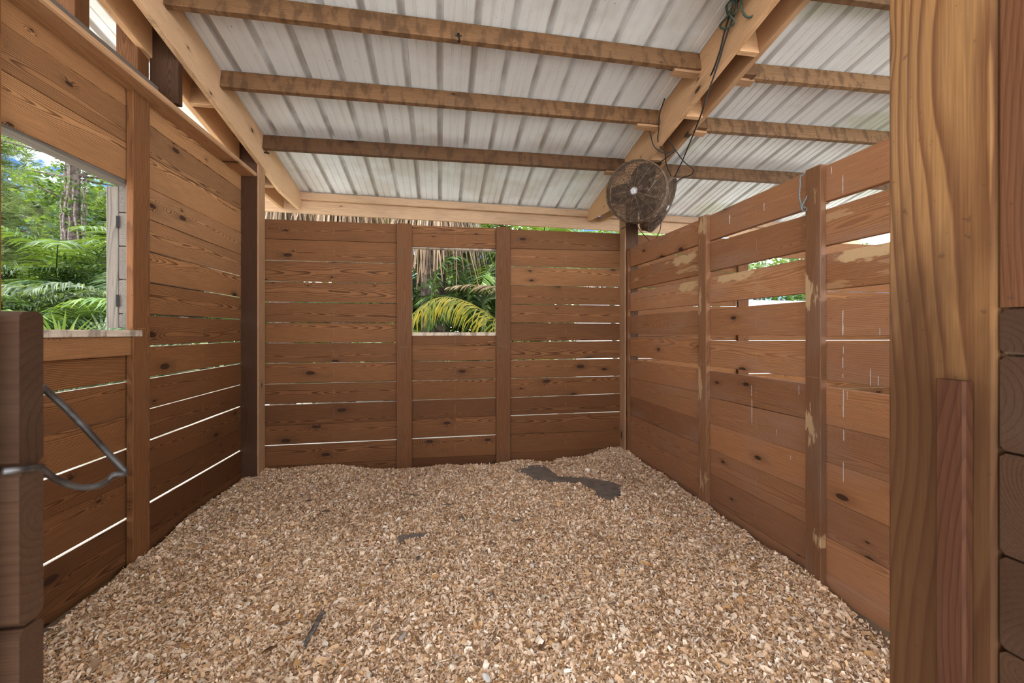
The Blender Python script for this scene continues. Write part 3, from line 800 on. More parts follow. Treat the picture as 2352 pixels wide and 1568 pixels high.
cx = RNG.uniform(FX0 + 0.01, FX1 - 0.01, NCH); cy = RNG.uniform(FY0, FY1 - 0.01, NCH)
# keep chips off the bare mats, and thin out behind the near posts
keep = ~in_mat(cx + RNG.normal(0, 0.010, NCH), cy + RNG.normal(0, 0.010, NCH))
cx, cy = cx[keep], cy[keep]; n = len(cx)
cz = hfloor(cx, cy) + RNG.uniform(-0.003, 0.007, n)
ln = np.clip(RNG.lognormal(math.log(0.0068), 0.45, n), 0.0025, 0.024)           # half length
wd = ln * RNG.uniform(0.20, 0.72, n)
thin = RNG.random(n) < 0.10
wd = np.where(thin, 0.0012, wd); ln = np.where(thin, ln * 1.6, ln)
yaw_ = RNG.uniform(0, 2 * math.pi, n); tilt = RNG.normal(0, 0.45, n); roll = RNG.normal(0, 0.5, n)
curl = RNG.normal(0.0, 0.35, n) * ln
ux = np.stack([np.cos(yaw_) * np.cos(tilt), np.sin(yaw_) * np.cos(tilt), np.sin(tilt)], 1)
side = np.stack([-np.sin(yaw_), np.cos(yaw_), np.zeros(n)], 1)
nv = np.cross(ux, side)
vy = side * np.cos(roll)[:, None] + nv * np.sin(roll)[:, None]
vz = np.cross(ux, vy)
C = np.stack([cx, cy, cz], 1)
vs = []
for fx, fw in ((-1, 0.65), (0, 1.0), (1, 0.55)):
    for sd in (-1, 1):
        jit = 1 + RNG.uniform(-0.3, 0.3, n)
        vs.append(C + ux * (ln * fx * (1 + RNG.uniform(-0.2, 0.2, n)))[:, None] + vy * (wd * fw * sd * jit)[:, None] + vz * ((curl if fx == 0 else -0.3 * curl))[:, None])
chip_v = np.stack(vs, 1).reshape(-1, 3)
nb = len(base_v)
k0 = nb + np.arange(n) * 6
chip_f = np.concatenate([np.stack([k0, k0 + 2, k0 + 3, k0 + 1], 1), np.stack([k0 + 2, k0 + 4, k0 + 5, k0 + 3], 1)])
allv = np.concatenate([base_v, chip_v]).astype(np.float32)
allf = np.concatenate([base_f, chip_f]).astype(np.int32)
pal = np.array([(0.87, 0.68, 0.50), (0.80, 0.57, 0.38), (0.68, 0.44, 0.25), (0.50, 0.28, 0.12), (0.90, 0.78, 0.64), (0.36, 0.22, 0.13), (0.22, 0.13, 0.08)])
pc = pal[RNG.choice(len(pal), n, p=[0.26, 0.28, 0.20, 0.10, 0.10, 0.04, 0.02])] * RNG.uniform(0.85, 1.12, (n, 1))
colv = np.ones((len(allv), 4), np.float32)
colv[:nb, :3] = (0.52, 0.35, 0.20)
colv[nb:, :3] = np.repeat(pc, 6, axis=0)
me = bpy.data.meshes.new('wood_shavings')
me.vertices.add(len(allv)); me.vertices.foreach_set('co', allv.ravel())
me.loops.add(allf.size); me.loops.foreach_set('vertex_index', allf.ravel())
me.polygons.add(len(allf)); me.polygons.foreach_set('loop_start', np.arange(0, allf.size, 4, dtype=np.int32))
me.polygons.foreach_set('loop_total', np.full(len(allf), 4, np.int32))
me.update(); me.validate()
ca = me.color_attributes.new('chip', 'FLOAT_COLOR', 'POINT'); ca.data.foreach_set('color', colv.ravel())
m, nt, bs = newmat('pine_shavings'); g = NT(nt)
va = g.n('ShaderNodeVertexColor', layer_name='chip'); g.l(va.outputs[0], bs.inputs['Base Color'])
bs.inputs['Roughness'].default_value = 0.8; bs.inputs['Specular IOR Level'].default_value = 0.15
sh = link('wood_shavings', me, m)
tag(sh, 'loose pale pine wood shavings covering the stall floor', 'wood shavings', kind='stuff')

# rubber mats showing through the bedding
def rubber():
    m, nt, bs = newmat('ribbed_rubber'); g = NT(nt)
    tc = g.n('ShaderNodeTexCoord')
    w1_ = g.n('ShaderNodeTexWave', bands_direction='DIAGONAL'); g.l(tc.outputs['Object'], w1_.inputs[0]); w1_.inputs['Scale'].default_value = 28
    mp = g.n('ShaderNodeMapping'); mp.inputs['Rotation'].default_value = (0, 0, R(90)); g.l(tc.outputs['Object'], mp.inputs[0])
    w2_ = g.n('ShaderNodeTexWave', bands_direction='DIAGONAL'); g.l(mp.outputs[0], w2_.inputs[0]); w2_.inputs['Scale'].default_value = 28
    hh = g.math('MAXIMUM', w1_.outputs['Fac'], w2_.outputs['Fac'])
    du = g.noise(tc.outputs['Object'], 14, 4)
    g.l(g.mix(g.smooth(du, 0.30, 0.60, 0.35, 0.9), g.mix(g.smooth(hh, 0.5, 0.9), (0.055, 0.052, 0.052), (0.13, 0.12, 0.11)), (0.24, 0.20, 0.165)), bs.inputs['Base Color'])
    bs.inputs['Roughness'].default_value = 0.7
    bm = g.n('ShaderNodeBump'); bm.inputs['Strength'].default_value = 0.6; bm.inputs['Distance'].default_value = 0.004
    g.l(hh, bm.inputs['Height']); g.l(bm.outputs[0], bs.inputs['Normal'])
    return m
RUB = rubber()
mlabels = ['large bare patch of diamond-textured rubber mat near the back right corner', 'grey corner of rubber mat poking out at mid floor, left of the other two',
           'small triangular tip of rubber mat sticking up near the floor centre', 'thin dark sliver of rubber mat right of the triangular tip', 'small grey speck of rubber mat showing in the near bedding']
for P_, lb in zip(mat_polys, mlabels):
    c_ = Vector((sum(p[0] for p in P_) / len(P_), sum(p[1] for p in P_) / len(P_), 0))
    big = [(c_.x + (x - c_.x) * 1.12, c_.y + (y - c_.y) * 1.12) for x, y in P_]
    n_ = len(big)
    zt = [float(hfloor(np.array(x), np.array(y))) - 0.004 for x, y in big]
    zc = sum(zt) / n_
    top = [(x - c_.x, y - c_.y, 0.5 * (z + zc) - zc) for (x, y), z in zip(big, zt)]
    bot = [(x, y, z - 0.012) for x, y, z in top]
    F = [tuple(range(n_)), tuple(range(2 * n_ - 1, n_ - 1, -1))] + [((i + 1) % n_, i, n_ + i, n_ + (i + 1) % n_) for i in range(n_)]
    o = link('rubber_mat', mesh('rubber_mat', top + bot, F), RUB, None, Matrix.Translation((c_.x, c_.y, zc)))
    tag(o, lb, 'rubber mat', 'rubber mat showing through the shavings')

# ------------------------------------------------------------------ litter on the bedding
BARK = plain('dark_bark', (0.09, 0.07, 0.06), 0.85, noise_scale=60, col2=(0.20, 0.17, 0.15))
DLEAF = plain('dry_leaf', (0.16, 0.075, 0.035), 0.7, noise_scale=30, col2=(0.26, 0.13, 0.06))
TANLEAF = plain('tan_leaf', (0.36, 0.21, 0.11), 0.7, noise_scale=30, col2=(0.26, 0.14, 0.07))
STRAW = plain('straw', (0.74, 0.63, 0.44), 0.7)
PAPER = plain('white_scrap', (0.82, 0.80, 0.76), 0.7)
def fl3(px, py, up=0.006):
    p = onZ(px, py, 0.0)
    for _ in range(3):
        p = onZ(px, py, float(hfloor(np.array(p.x), np.array(p.y))) + up)
    return p
def strip_thing(name, pts, r, mat, label, cat, flat=0.35, group=None, n=7):
    P_ = smooth_path([fl3(*p, up=0.007 + r * 0.4) for p in pts], 5)
    N = len(P_)
    rs = [r * (0.55 + 0.6 * math.sin(math.pi * (0.12 + 0.76 * i / (N - 1))) + random.uniform(-0.12, 0.12)) for i in range(N)]
    c_ = P_[N // 2]
    V, F = tube_mesh(name, [p - c_ for p in P_], r, n, rs=rs)
    V = [(v[0], v[1], v[2] * (1 if flat is None else 0.8)) for v in V]
    o = link(name, mesh(name, V, F, True), mat, None, Matrix.Translation(c_))
    return tag(o, label, cat, group)
strip_thing('bark_strip', [(742, 1404), (733, 1420), (722, 1442), (712, 1458), (701, 1482)], 0.011, BARK, 'long dark charred bark strip lying on the near shavings', 'bark')
strip_thing('bark_flake', [(930, 1452), (923, 1462), (917, 1470)], 0.010, plain('grey_bark', (0.33, 0.28, 0.24), 0.85), 'grey bark flake lying near the middle of the bedding', 'bark')
strip_thing('twig', [(928, 1134), (955, 1136), (985, 1142)], 0.003, BARK, 'thin dark curved twig lying across the far bedding', 'twig')
strip_thing('twig', [(972, 1074), (981, 1083), (975, 1094)], 0.003, BARK, 'short hooked dark twig near the back wall', 'twig')
strip_thing('twig', [(990, 1152), (1020, 1158), (1038, 1157), (1041, 1148)], 0.0028, BARK, 'thin looped twig at the middle of the floor', 'twig')
for i, pts in enumerate([[(692, 1296), (712, 1304), (738, 1306)], [(948, 1366), (962, 1370), (968, 1376)], [(1150, 1330), (1172, 1342)], [(955, 1480), (956, 1496)],
                         [(767, 1515), (769, 1535)], [(1003, 1520), (1035, 1512)], [(1782, 1352), (1806, 1368), (1812, 1378)], [(1088, 1390), (1094, 1408)]]):
    strip_thing('straw_stalk', pts, 0.0018, STRAW, 'thin pale straw stalk lying loose on the shavings', 'straw', group='loose straw stalks on the bedding', n=5)
def leaf_thing(px, py, L, W, ang, mat, label, cat='leaf', name='dry_leaf', curl=0.3):
    p = fl3(px, py, 0.010)
    V = []; F = []
    N = 7
    for i in range(N):
        t = i / (N - 1); w = W * math.sin(math.pi * (0.04 + 0.92 * t)) ** 0.8
        x = (t - 0.5) * L; z = curl * L * ((t - 0.5) ** 2)
        V += [(x, -w, z + 0.4 * w), (x, 0, z), (x, w, z + 0.35 * w)]
    for i in range(N - 1):
        for k in range(2):
            F.append((i * 3 + k, i * 3 + 3 + k, i * 3 + 4 + k, i * 3 + 1 + k))
    o = link(name, mesh(name, V, F, True), mat, None, Matrix.Translation(p) @ Matrix.Rotation(ang, 4, 'Z') @ Matrix.Rotation(random.uniform(-.3, .3), 4, 'X'))
    md = o.modifiers.new('thickness', 'SOLIDIFY'); md.thickness = 0.0008
    return tag(o, label, cat)
leaf_thing(620, 1492, 0.055, 0.012, 0.6, DLEAF, 'narrow dark brown leaf on the near left bedding')
leaf_thing(646, 1432, 0.060, 0.015, 0.4, TANLEAF, 'tan dry leaf beside the dark bark strip')
leaf_thing(960, 1282, 0.040, 0.014, 1.2, BARK, 'small black leaf at the middle of the bedding')
leaf_thing(710, 1150, 0.055, 0.016, 0.2, BARK, 'dark crumpled leaf on the far left bedding')
leaf_thing(752, 1174, 0.040, 0.012, -0.4, BARK, 'dark leaf scrap right of the far left leaf')
leaf_thing(1218, 1240, 0.045, 0.010, 0.0, DLEAF, 'brown leaf scrap right of the floor centre')
leaf_thing(1245, 1484, 0.055, 0.012, 0.9, DLEAF, 'reddish brown leaf on the near right bedding')
leaf_thing(1117, 1557, 0.050, 0.011, 2.0, PAPER, 'white scrap at the bottom edge of the bedding', 'scrap', 'paper_scrap')
leaf_thing(1221, 1299, 0.035, 0.009, 1.8, PAPER, 'small white scrap right of the middle of the floor', 'scrap', 'paper_scrap')

# ================================================================== shutter outside the left window
sh_ = tag(empty('window_shutter', PL.at(aJ + 0.03, 1.29, -0.06)), 'weathered grey plank shutter folded back outside the left window', 'shutter')
zs_ = [PL.hit(285, y, -0.05)[1] for y in (423, 486.5, 564, 641, 720, 753)]
for k in range(5):
    beam('plank', sh_, GREYW, PL.at(aJ + 0.03, (zs_[k] + zs_[k + 1]) / 2, -0.062), PL.at(aJ + 0.80, (zs_[k] + zs_[k + 1]) / 2, -0.062), 0.046, zs_[k] - zs_[k + 1] - 0.006)
for u in (aJ + 0.045, aJ + 0.7):
    beam('brace', sh_, GREYW, PL.at(u, zs_[5], -0.118), PL.at(u, zs_[0] - 0.012, -0.118), 0.062, 0.03 if u > aJ + 0.3 else 0.035, up=PL.u)
HINGE = plain('black_iron', (0.02, 0.018, 0.016), 0.6, 0.6)
for y in (508, 690):
    hz = PL.hit(268, y, -0.08)[1]
    mb = MB(); mb.add(tube_mesh('h', [(0, 0, -0.035), (0, 0, 0.035)], 0.004, 8)); mb.box((-0.007, -0.003, -0.035), (0.007, 0.0, 0.035))
    mb.build('hinge', HINGE, sh_, Matrix.Translation(PL.at(aJ + 0.022, hz, -0.086)))

# ================================================================== fans
RUST = plain('dusty_rusty_steel', (0.098, 0.060, 0.037), 0.75, 0.2, noise_scale=30, col2=(0.18, 0.12, 0.077))
BADGE = plain('grey_badge', (0.55, 0.54, 0.53), 0.45, 0.3, noise_scale=90, col2=(0.30, 0.29, 0.29))
BLADE = plain('dusty_blade', (0.022, 0.015, 0.011), 0.8, noise_scale=12, col2=(0.055, 0.038, 0.026))
def make_fan(center, normal, label, mount):
    normal = Vector(normal).normalized()
    M = frame(center, normal.cross(Vector((0, 0, 1))), normal)     # local Z faces out
    t = tag(empty('barn_fan', center), label, 'fan', 'barn fans under the rafter')
    RF = 0.262
    def cage(name, zrim, zc, nr, nrad, wr):
        mb = MB()
        prof_ = lambda r: zrim + (zc - zrim) * max(0.0, 1 - (r / RF) ** 2.6)
        for i in range(nr):
            r = 0.034 + (RF - 0.034) * i / (nr - 1)
            N = 44
            mb.add(tube_mesh('r', [(r * math.cos(2 * math.pi * k / N), r * math.sin(2 * math.pi * k / N), prof_(r)) for k in range(N)], wr, 4, closed=True))
        for i in range(nrad):
            a = 2 * math.pi * i / nrad
            mb.add(tube_mesh('s', [(r * math.cos(a), r * math.sin(a), prof_(r) + (0.002 if zc > 0 else -0.002)) for r in np.linspace(0.02, RF, 9)], wr * 1.25, 4))
        o = mb.build(name, RUST, t, M); o['kind'] = 'stuff'
        return o
    fc = cage('front_cage', 0.045, 0.095, 26, 14, 0.0025)
    cage('rear_cage', -0.045, -0.12, 20, 12, 0.0023)
    mb = MB()
    N = 48
    rin, rout = RF - 0.004, RF + 0.004
    secs = []
    for k in range(N):
        a = 2 * math.pi * k / N
        secs.append([(rr * math.cos(a), rr * math.sin(a), zz_) for rr, zz_ in ((rin, -0.048), (rout, -0.048), (rout + 0.003, 0), (rout, 0.048), (rin, 0.048), (rin, 0))])
    secs.append(secs[0]); mb.add(loft(secs, False))
    mb.build('rim_band', RUST, t, M, True)
    def disc(name, r, z0, z1, mat, N=24, bev=0.004, par=None):
        mb = MB()
        mb.add(loft([[(rr * math.cos(2 * math.pi * k / N), rr * math.sin(2 * math.pi * k / N), z) for k in range(N)] for rr, z in ((r, z0), (r, z1 - bev), (r - bev, z1))]))
        return mb.build(name, mat, par or t, M)
    disc('badge', 0.032, 0.090, 0.099, BADGE, par=fc)
    disc('motor', 0.075, -0.115, -0.02, RUST, bev=0.015)
    hub = disc('hub', 0.04, -0.02, 0.03, RUST, bev=0.01)
    for b in range(3):
        V = []; F = []
        for i in range(7):
            f = i / 6; r = 0.04 + 0.195 * f; hw = 0.035 + 0.075 * math.sin(math.pi * min(1, 0.25 + 0.6 * f)); pit = 0.55 - 0.28 * f
            for j in range(5):
                s_ = (j / 4 - 0.5) * 2
                tn = s_ * hw; th = b * 2 * math.pi / 3 + tn / max(r, 0.07) * math.cos(pit)
                V.append((r * math.cos(th), r * math.sin(th), 0.006 + tn * math.sin(pit) - 0.006 * (1 - s_ * s_)))
        for i in range(6):
            for j in range(4): F.append((i * 5 + j, i * 5 + 5 + j, i * 5 + 6 + j, i * 5 + 1 + j))
        o = link('blade', mesh('blade', V, F, True), BLADE, hub, M)
        md = o.modifiers.new('thickness', 'SOLIDIFY'); md.thickness = 0.002
    # yoke: strap from the motor to the timber
    p0 = M @ Vector((0, 0, -0.11)); mount = Vector(mount)
    mid = p0.lerp(mount, 0.5) + Vector((0, 0, 0.02))
    V, F = tube_mesh('y', smooth_path([p0, p0 + (M.to_3x3() @ Vector((0, 0, -0.05))), mid, mount], 5), 0.011, 8)
    link('mount_arm', mesh('mount_arm', V, F, True), RUST, t)
    V, F = tube_mesh('y', [M @ Vector((0.27 * math.cos(a), 0.27 * math.sin(a), -0.03)) for a in np.linspace(R(55), R(125), 8)], 0.010, 6)
    link('yoke', mesh('yoke', V, F, True), RUST, t)
    return t
fwd = Vector((SY, CY, 0)); rgt = Vector((CY, -SY, 0)); upv = Vector((0, 0, 1))
make_fan(onD(1462, 440, 3.72), -fwd * 0.84 - rgt * 0.50 - upv * 0.20, 'round rusty caged barn fan facing the stall, grey badge at its centre', (1.90, 4.0, 2.78))
make_fan(onD(1512, 469, 4.02), rgt * 0.80 - upv * 0.48 - fwd * 0.40, 'rusty barn fan turned sideways behind the front one', (1.98, 4.04, 2.72))

# ------------------------------------------------------------------ cords and rope
CORD = plain('black_cord', (0.018, 0.017, 0.016), 0.55)
GROPE = plain('green_rope', (0.045, 0.075, 0.055), 0.8, noise_scale=200, col2=(0.10, 0.13, 0.10))
BROPE = plain('blue_twine', (0.10, 0.14, 0.15), 0.8, noise_scale=200, col2=(0.20, 0.24, 0.24))
def cord(name, pts, r, mat, label, cat, closed=False, n=6):
    P_ = [onX(p[0], p[1], p[3]) if len(p) == 4 else onD(*p) for p in pts]
    if closed: P_ = P_ + [P_[0]]
    P_ = smooth_path(P_, 7)
    c_ = P_[len(P_) // 2].copy()
    V, F = tube_mesh(name, [p - c_ for p in P_], r, n)
    return tag(link(name, mesh(name, V, F, True), mat, None, Matrix.Translation(c_)), label, cat)
cord('power_cord', [(1690, -20, 0, 1.815), (1675, 36, 0, 1.81), (1664, 73, 0, 1.81), (1654, 115, 0, 1.81), (1642, 151, 0, 1.812), (1633, 172, 0, 1.83), (1622, 196, 0, 1.88), (1608, 214, 0, 1.92), (1590, 229, 0, 1.95)],
     0.0055, CORD, 'black cord hanging down the rafter and tucked between its two boards', 'cord')
cord('power_cord', [(1700, -20, 0, 1.81), (1685, 36, 0, 1.805), (1673, 69, 0, 1.80), (1661, 107, 0, 1.80), (1652, 138, 0, 1.80), (1636.5, 184, 0, 1.80), (1625, 216, 0, 1.80), (1612, 258, 0, 1.81), (1596, 300, 3.2),
                    (1587.6, 320, 3.3), (1568, 368, 3.7), (1555, 395, 3.85), (1546, 416, 3.95)], 0.0055, CORD, 'long straight black cord running down the rafter to the sideways fan', 'cord')
cord('power_cord', [(1527, 226, 3.42), (1515, 262, 3.45), (1513, 295, 3.5), (1511, 321, 3.55), (1518, 338, 3.58), (1527, 349, 3.6), (1531, 380, 3.75), (1540, 400, 3.9), (1543, 420, 3.98)],
     0.0045, CORD, 'thin black cord dropping from the rafter face behind the fans', 'cord')
cord('power_cord', [(1493, 262, 3.6), (1489, 279, 3.58), (1495, 312, 3.58), (1504, 338, 3.58), (1528, 352, 3.6), (1548, 345, 3.62), (1555, 334, 3.63), (1549, 348, 3.65), (1528, 364, 3.7), (1513, 375, 3.78), (1504, 388, 3.9)],
     0.0045, CORD, 'black cord looped above the front fan', 'cord')
cord('power_cord', [(1530, 296, 3.5), (1537, 320, 3.52), (1547, 338, 3.55), (1571, 371, 3.6), (1588, 384, 3.66), (1593, 393, 3.7), (1586, 402, 3.76), (1570, 407, 3.83), (1556, 416, 3.9), (1546, 424, 3.97)],
     0.0045, CORD, 'black cord bulging out right of the fans in a wide bend', 'cord')
cord('power_cord', [(1456, 508, 3.75), (1440, 519, 3.8), (1426, 526, 3.85)], 0.004, CORD, 'short black cord end left of the post under the front fan', 'cord')
cord('power_cord', [(1461, 510, 3.8), (1465, 522, 3.82), (1478, 538, 3.85), (1492, 553, 3.88)], 0.004, CORD, 'short black cord slanting down from the fan over the back board', 'cord')
cord('power_cord', [(1519, 500, 4.0), (1517, 524, 3.97), (1513, 535, 3.96), (1508, 545, 3.96)], 0.004, CORD, 'short black cord stub below the sideways fan', 'cord')
rp = lambda L_p: [(a, b, 0, c) for a, b, c in L_p]
cord('rope', rp([(1678, -14, 1.80), (1669, 8, 1.80), (1670, 28, 1.805), (1679, 36, 1.80), (1689, 28, 1.79), (1692, 10, 1.80), (1686, 0, 1.80), (1674, 4, 1.79), (1668, 18, 1.79), (1676, 34, 1.785),
              (1686, 46, 1.79), (1684, 56, 1.80), (1670, 65, 1.80), (1656, 64, 1.80), (1655, 56, 1.80), (1666, 44, 1.795), (1674, 34, 1.79), (1682, 10, 1.785), (1690, -16, 1.80)]),
     0.0065, GROPE, 'dark green rope coiled and knotted against the rafter', 'rope')
cord('rope', rp([(1702, -20, 1.80), (1702, 8, 1.80), (1706, 28, 1.80), (1716, 39, 1.81), (1728, 37, 1.83), (1738, 28, 1.87)]), 0.0065, GROPE, 'dark green rope hanging in a U under the rafter', 'rope')
tw = PR.hit(1845, 440)
cord('twine', [(1853, 398, 2.22), (1839, 405, 2.19), (1838, 425, 2.19), (1836, 450, 2.19), (1840, 470, 2.19), (1843, 484, 2.19), (1851, 484, 2.20), (1852, 478, 2.20), (1842, 473, 2.19), (1850, 458, 2.20),
               (1857, 440, 2.20), (1858, 420, 2.20), (1854, 400, 2.21)], 0.0035, BROPE, 'blue grey twine loop hung over the top board of the right wall', 'twine')
cord('power_cord', [(424, 26, 2.60), (430, 22, 2.6), (438, 21, 2.6), (446, 23, 2.62)], 0.004, CORD, 'short dark cord end above the left rafter', 'cord')
cord('power_cord', [(1488, 140, 3.1), (1500, 150, 3.08), (1508, 156, 3.08), (1530, 158, 3.1), (1556, 166, 3.12), (1568, 173, 3.1)], 0.004, CORD, 'black wire stapled under the purlin left of the rafter', 'cord')
# dark hook with a wasp nest on the front purlin
hk = tag(empty('hanging_hook', onD(1053, 88, 2.70)), 'small black hook dangling under the second purlin', 'hook')
mb = MB(); c_ = onD(1053, 84, 2.66)
mb.add(tube_mesh('h', smooth_path([c_ + Vector((0, 0, 0.02)), c_, c_ + Vector((0.006, 0, -0.02)), c_ + Vector((0.002, 0, -0.035))], 5), 0.008, 8, rs=None)); mb.build('shank', HINGE, hk, None, True)
mb = MB(); mb.add(tube_mesh('h', [c_ + Vector((-0.02, 0, 0.002)), c_ + Vector((0.022, 0, 0.004))], 0.005, 8)); mb.build('crossbar', HINGE, hk)
# bolt on the left rafter
bo = onX(610, 350, XRL + 0.012)
mb = MB(); mb.add(tube_mesh('b', [(-0.012, 0, 0), (0.03, 0, -0.006)], 0.006, 8)); tag(mb.build('rafter_bolt', HINGE, None, Matrix.Translation(bo)), 'black bolt end sticking out of the left rafter', 'bolt')

# ------------------------------------------------------------------ steel rod latch at the left door edge
STEEL = plain('worn_steel', (0.13, 0.125, 0.125), 0.36, 0.8, noise_scale=40, col2=(0.07, 0.06, 0.055))
lt = tag(empty('door_latch', onD(60, 1078, 0.50)), 'bent grey steel rod latch at the left door edge', 'latch')
P_ = smooth_path([onD(*p) for p in [(92, 884, 0.515), (110, 900, 0.53), (150, 936, 0.55), (205, 993, 0.575), (250, 1042, 0.60), (281, 1075, 0.615), (287, 1084, 0.617), (281, 1089, 0.612), (268, 1089, 0.606),
                                    (255, 1094, 0.60), (246, 1104, 0.595), (228, 1114, 0.585), (200, 1119, 0.572), (165, 1115, 0.555), (125, 1098, 0.535), (98, 1078, 0.515), (88, 1073, 0.508)]], 6)
V, F = tube_mesh('rod', P_, 0.0040, 10); link('rod', mesh('rod', V, F, True), STEEL, lt)
V, F = tube_mesh('bar', [onD(8, 1082, 0.462), onD(60, 1077, 0.480), onD(94, 1071, 0.505)], 0.0040, 10); link('bar', mesh('bar', V, F, True), STEEL, lt)

# ================================================================== planting outside
PGREEN = leaf('palm_green', (0.026, 0.062, 0.013), (0.075, 0.135, 0.03), trans=0.3)
PLIGHT = leaf('palm_light_green', (0.055, 0.125, 0.018), (0.13, 0.205, 0.045), trans=0.3)
PBLUE = leaf('palm_grey_green', (0.042, 0.075, 0.034), (0.13, 0.165, 0.085), trans=0.25)
PYEL = leaf('palm_yellowing', (0.22, 0.26, 0.06), (0.62, 0.46, 0.05), scale=9)
PDEAD = leaf('palm_dead', (0.13, 0.075, 0.04), (0.27, 0.18, 0.105), trans=0.15)
PINEG = leaf('pine_needles', (0.08, 0.125, 0.033), (0.22, 0.26, 0.085), trans=0.25)
BROADG = leaf('broad_leaves', (0.03, 0.07, 0.018), (0.10, 0.17, 0.042))
STEM = plain('palm_stem', (0.20, 0.22, 0.10), 0.7, noise_scale=9, col2=(0.26, 0.19, 0.11))
TRUNK = plain('rough_trunk', (0.15, 0.115, 0.092), 0.9, noise_scale=14, col2=(0.055, 0.040, 0.032), bump=0.8)
def frond_pts(L, a0, droop, n=14):
    p = Vector((0, 0, 0)); out = [p.copy()]
    for i in range(n):
        a = a0 - droop * ((i + 0.5) / n) ** 1.4
        p = p + Vector((math.cos(a), 0, math.sin(a))) * (L / n); out.append(p.copy())
    return out
def frond_mesh(name, pts, nl, ll, lw, hang=0.5, start=0.14, rr=0.012, rnd=0.12, sides=(1, -1), fwd_=0.75, lift=0.15):
    pts = [Vector(p) for p in pts]
    V, F = tube_mesh('r', pts, rr, 5, rs=[rr * (1 - 0.85 * i / (len(pts) - 1)) + 0.001 for i in range(len(pts))])
    V = [tuple(v) for v in V]
    seg = [0.0]
    for a, b in zip(pts, pts[1:]): seg.append(seg[-1] + (b - a).length)
    tot = seg[-1]
    def at(t):
        s = t * tot
        for i in range(len(pts) - 1):
            if s <= seg[i + 1] or i == len(pts) - 2:
                f = (s - seg[i]) / max(1e-6, seg[i + 1] - seg[i]); return pts[i].lerp(pts[i + 1], f), (pts[i + 1] - pts[i]).normalized()
    for i in range(nl):
        t = start + (1 - start) * (i + 0.5) / nl
        p, d = at(t)
        sd = d.cross(Vector((0, 0, 1)))
        sd = sd.normalized() if sd.length > 0.15 else Vector((0, 1, 0))
        upn = sd.cross(d).normalized()
        l = ll * (math.sin(math.pi * (0.14 + 0.78 * t)) ** 0.8) * random.uniform(0.85, 1.1)
        for s in sides:
            v = (sd * s + d * fwd_ * random.uniform(0.7, 1.2) + upn * lift + Vector((random.uniform(-rnd, rnd), random.uniform(-rnd, rnd), random.uniform(-rnd, rnd)))).normalized()
            q = p.copy(); b = len(V)
            wdir = d * random.uniform(0.6, 1) + upn * random.uniform(-0.7, 0.7)
            for k in range(4):
                w = lw * (0.6, 1.0, 0.8, 0.05)[k] / 2
                wv = (wdir - v * wdir.dot(v)).normalized() * w
                V.append(tuple(q - wv)); V.append(tuple(q + wv))
                if k < 3:
                    F.append((b + 2 * k, b + 2 * k + 2, b + 2 * k + 3, b + 2 * k + 1))
                    v = (v + Vector((0, 0, -1)) * hang * (0.5 + 0.5 * k)).normalized()
                    q = q + v * (l / 3)
    return mesh(name, V, F)
FRONDS = []
for k in range(6):
    FRONDS.append(frond_mesh('frond', frond_pts(random.uniform(1.7, 2.3), R(random.uniform(62, 78)), R(random.uniform(85, 130))), 46, random.uniform(0.46, 0.6), 0.030, hang=0.32))
for k in range(2):
    me_ = FRONDS[k]
def copy_mesh_with(me_, mat):
    c = me_.copy(); c.materials.clear(); c.materials.append(mat); return c
FSET = {mt: [copy_mesh_with(f, mt) for f in FRONDS] for mt in (PGREEN, PLIGHT, PBLUE, PYEL, PDEAD)}
def palm(name, x, y, crown, nf, mats, label, group, scale=1.0, stems=3, tilt=0.0, cat='palm'):
    t = tag(empty(name, (x, y, -0.09)), label, cat, group)
    for s in range(stems):
        a = random.uniform(0, 6.28); r = 0.12 * stems
        bx_, by_ = x + r * math.cos(a), y + r * math.sin(a)
        h = crown * random.uniform(0.75, 1.1)
        V, F = tube_mesh('s', [(bx_, by_, -0.1), (bx_ + 0.1 * math.cos(a), by_ + 0.1 * math.sin(a), h * 0.5), (bx_ + 0.28 * math.cos(a), by_ + 0.28 * math.sin(a), h)], 0.045 * scale, 7)
        link('stem', mesh('stem', V, F, True), STEM, t)
        for i in range(nf):
            yaw = 2 * math.pi * (i + random.random() * 0.7) / nf
            mt = random.choice(mats); fm = random.choice(FSET[mt])
            M = Matrix.Translation((bx_ + 0.28 * math.cos(a), by_ + 0.28 * math.sin(a), h)) @ Matrix.Rotation(yaw, 4, 'Z') @ Matrix.Rotation(random.uniform(-0.2, 0.5), 4, 'Y') @ Matrix.Scale(scale * random.uniform(0.8, 1.15), 4)
            link('frond', fm, None, t, M)
    return t
def gpos(px, D):
    v = onD(px, 762, D); return v.x, v.y
G1 = 'palms crowding outside the left window'
LB1 = 'green feathery palm in the thicket outside the left window'
for px, D, cr, sc_, LB1 in ((-35, 6.4, 1.0, 0.95, 'feathery palm at the near edge of the left window view, nearest the jamb'), (40, 8.2, 1.6, 1.1, 'feathery palm behind the nearest one, left of the vine-clad trunk'),
                      (100, 6.4, 0.9, 0.95, 'low feathery palm just in front and left of the vine-clad trunk'), (165, 8.4, 1.7, 1.1, 'feathery palm whose fronds cross the vine-clad trunk'),
                      (222, 7.0, 1.3, 1.05, 'feathery palm right of the vine-clad trunk, beside the shutter'), (60, 11, 1.7, 1.2, 'farthest feathery palm, under the bushy pine'), (275, 8.2, 2.0, 1.1, 'tall feathery palm half hidden behind the open shutter')):
    x, y = gpos(px, D)
    palm('areca_palm', x, y, cr, 6, [PGREEN, PGREEN, PLIGHT, PBLUE], LB1, G1, sc_, 3)
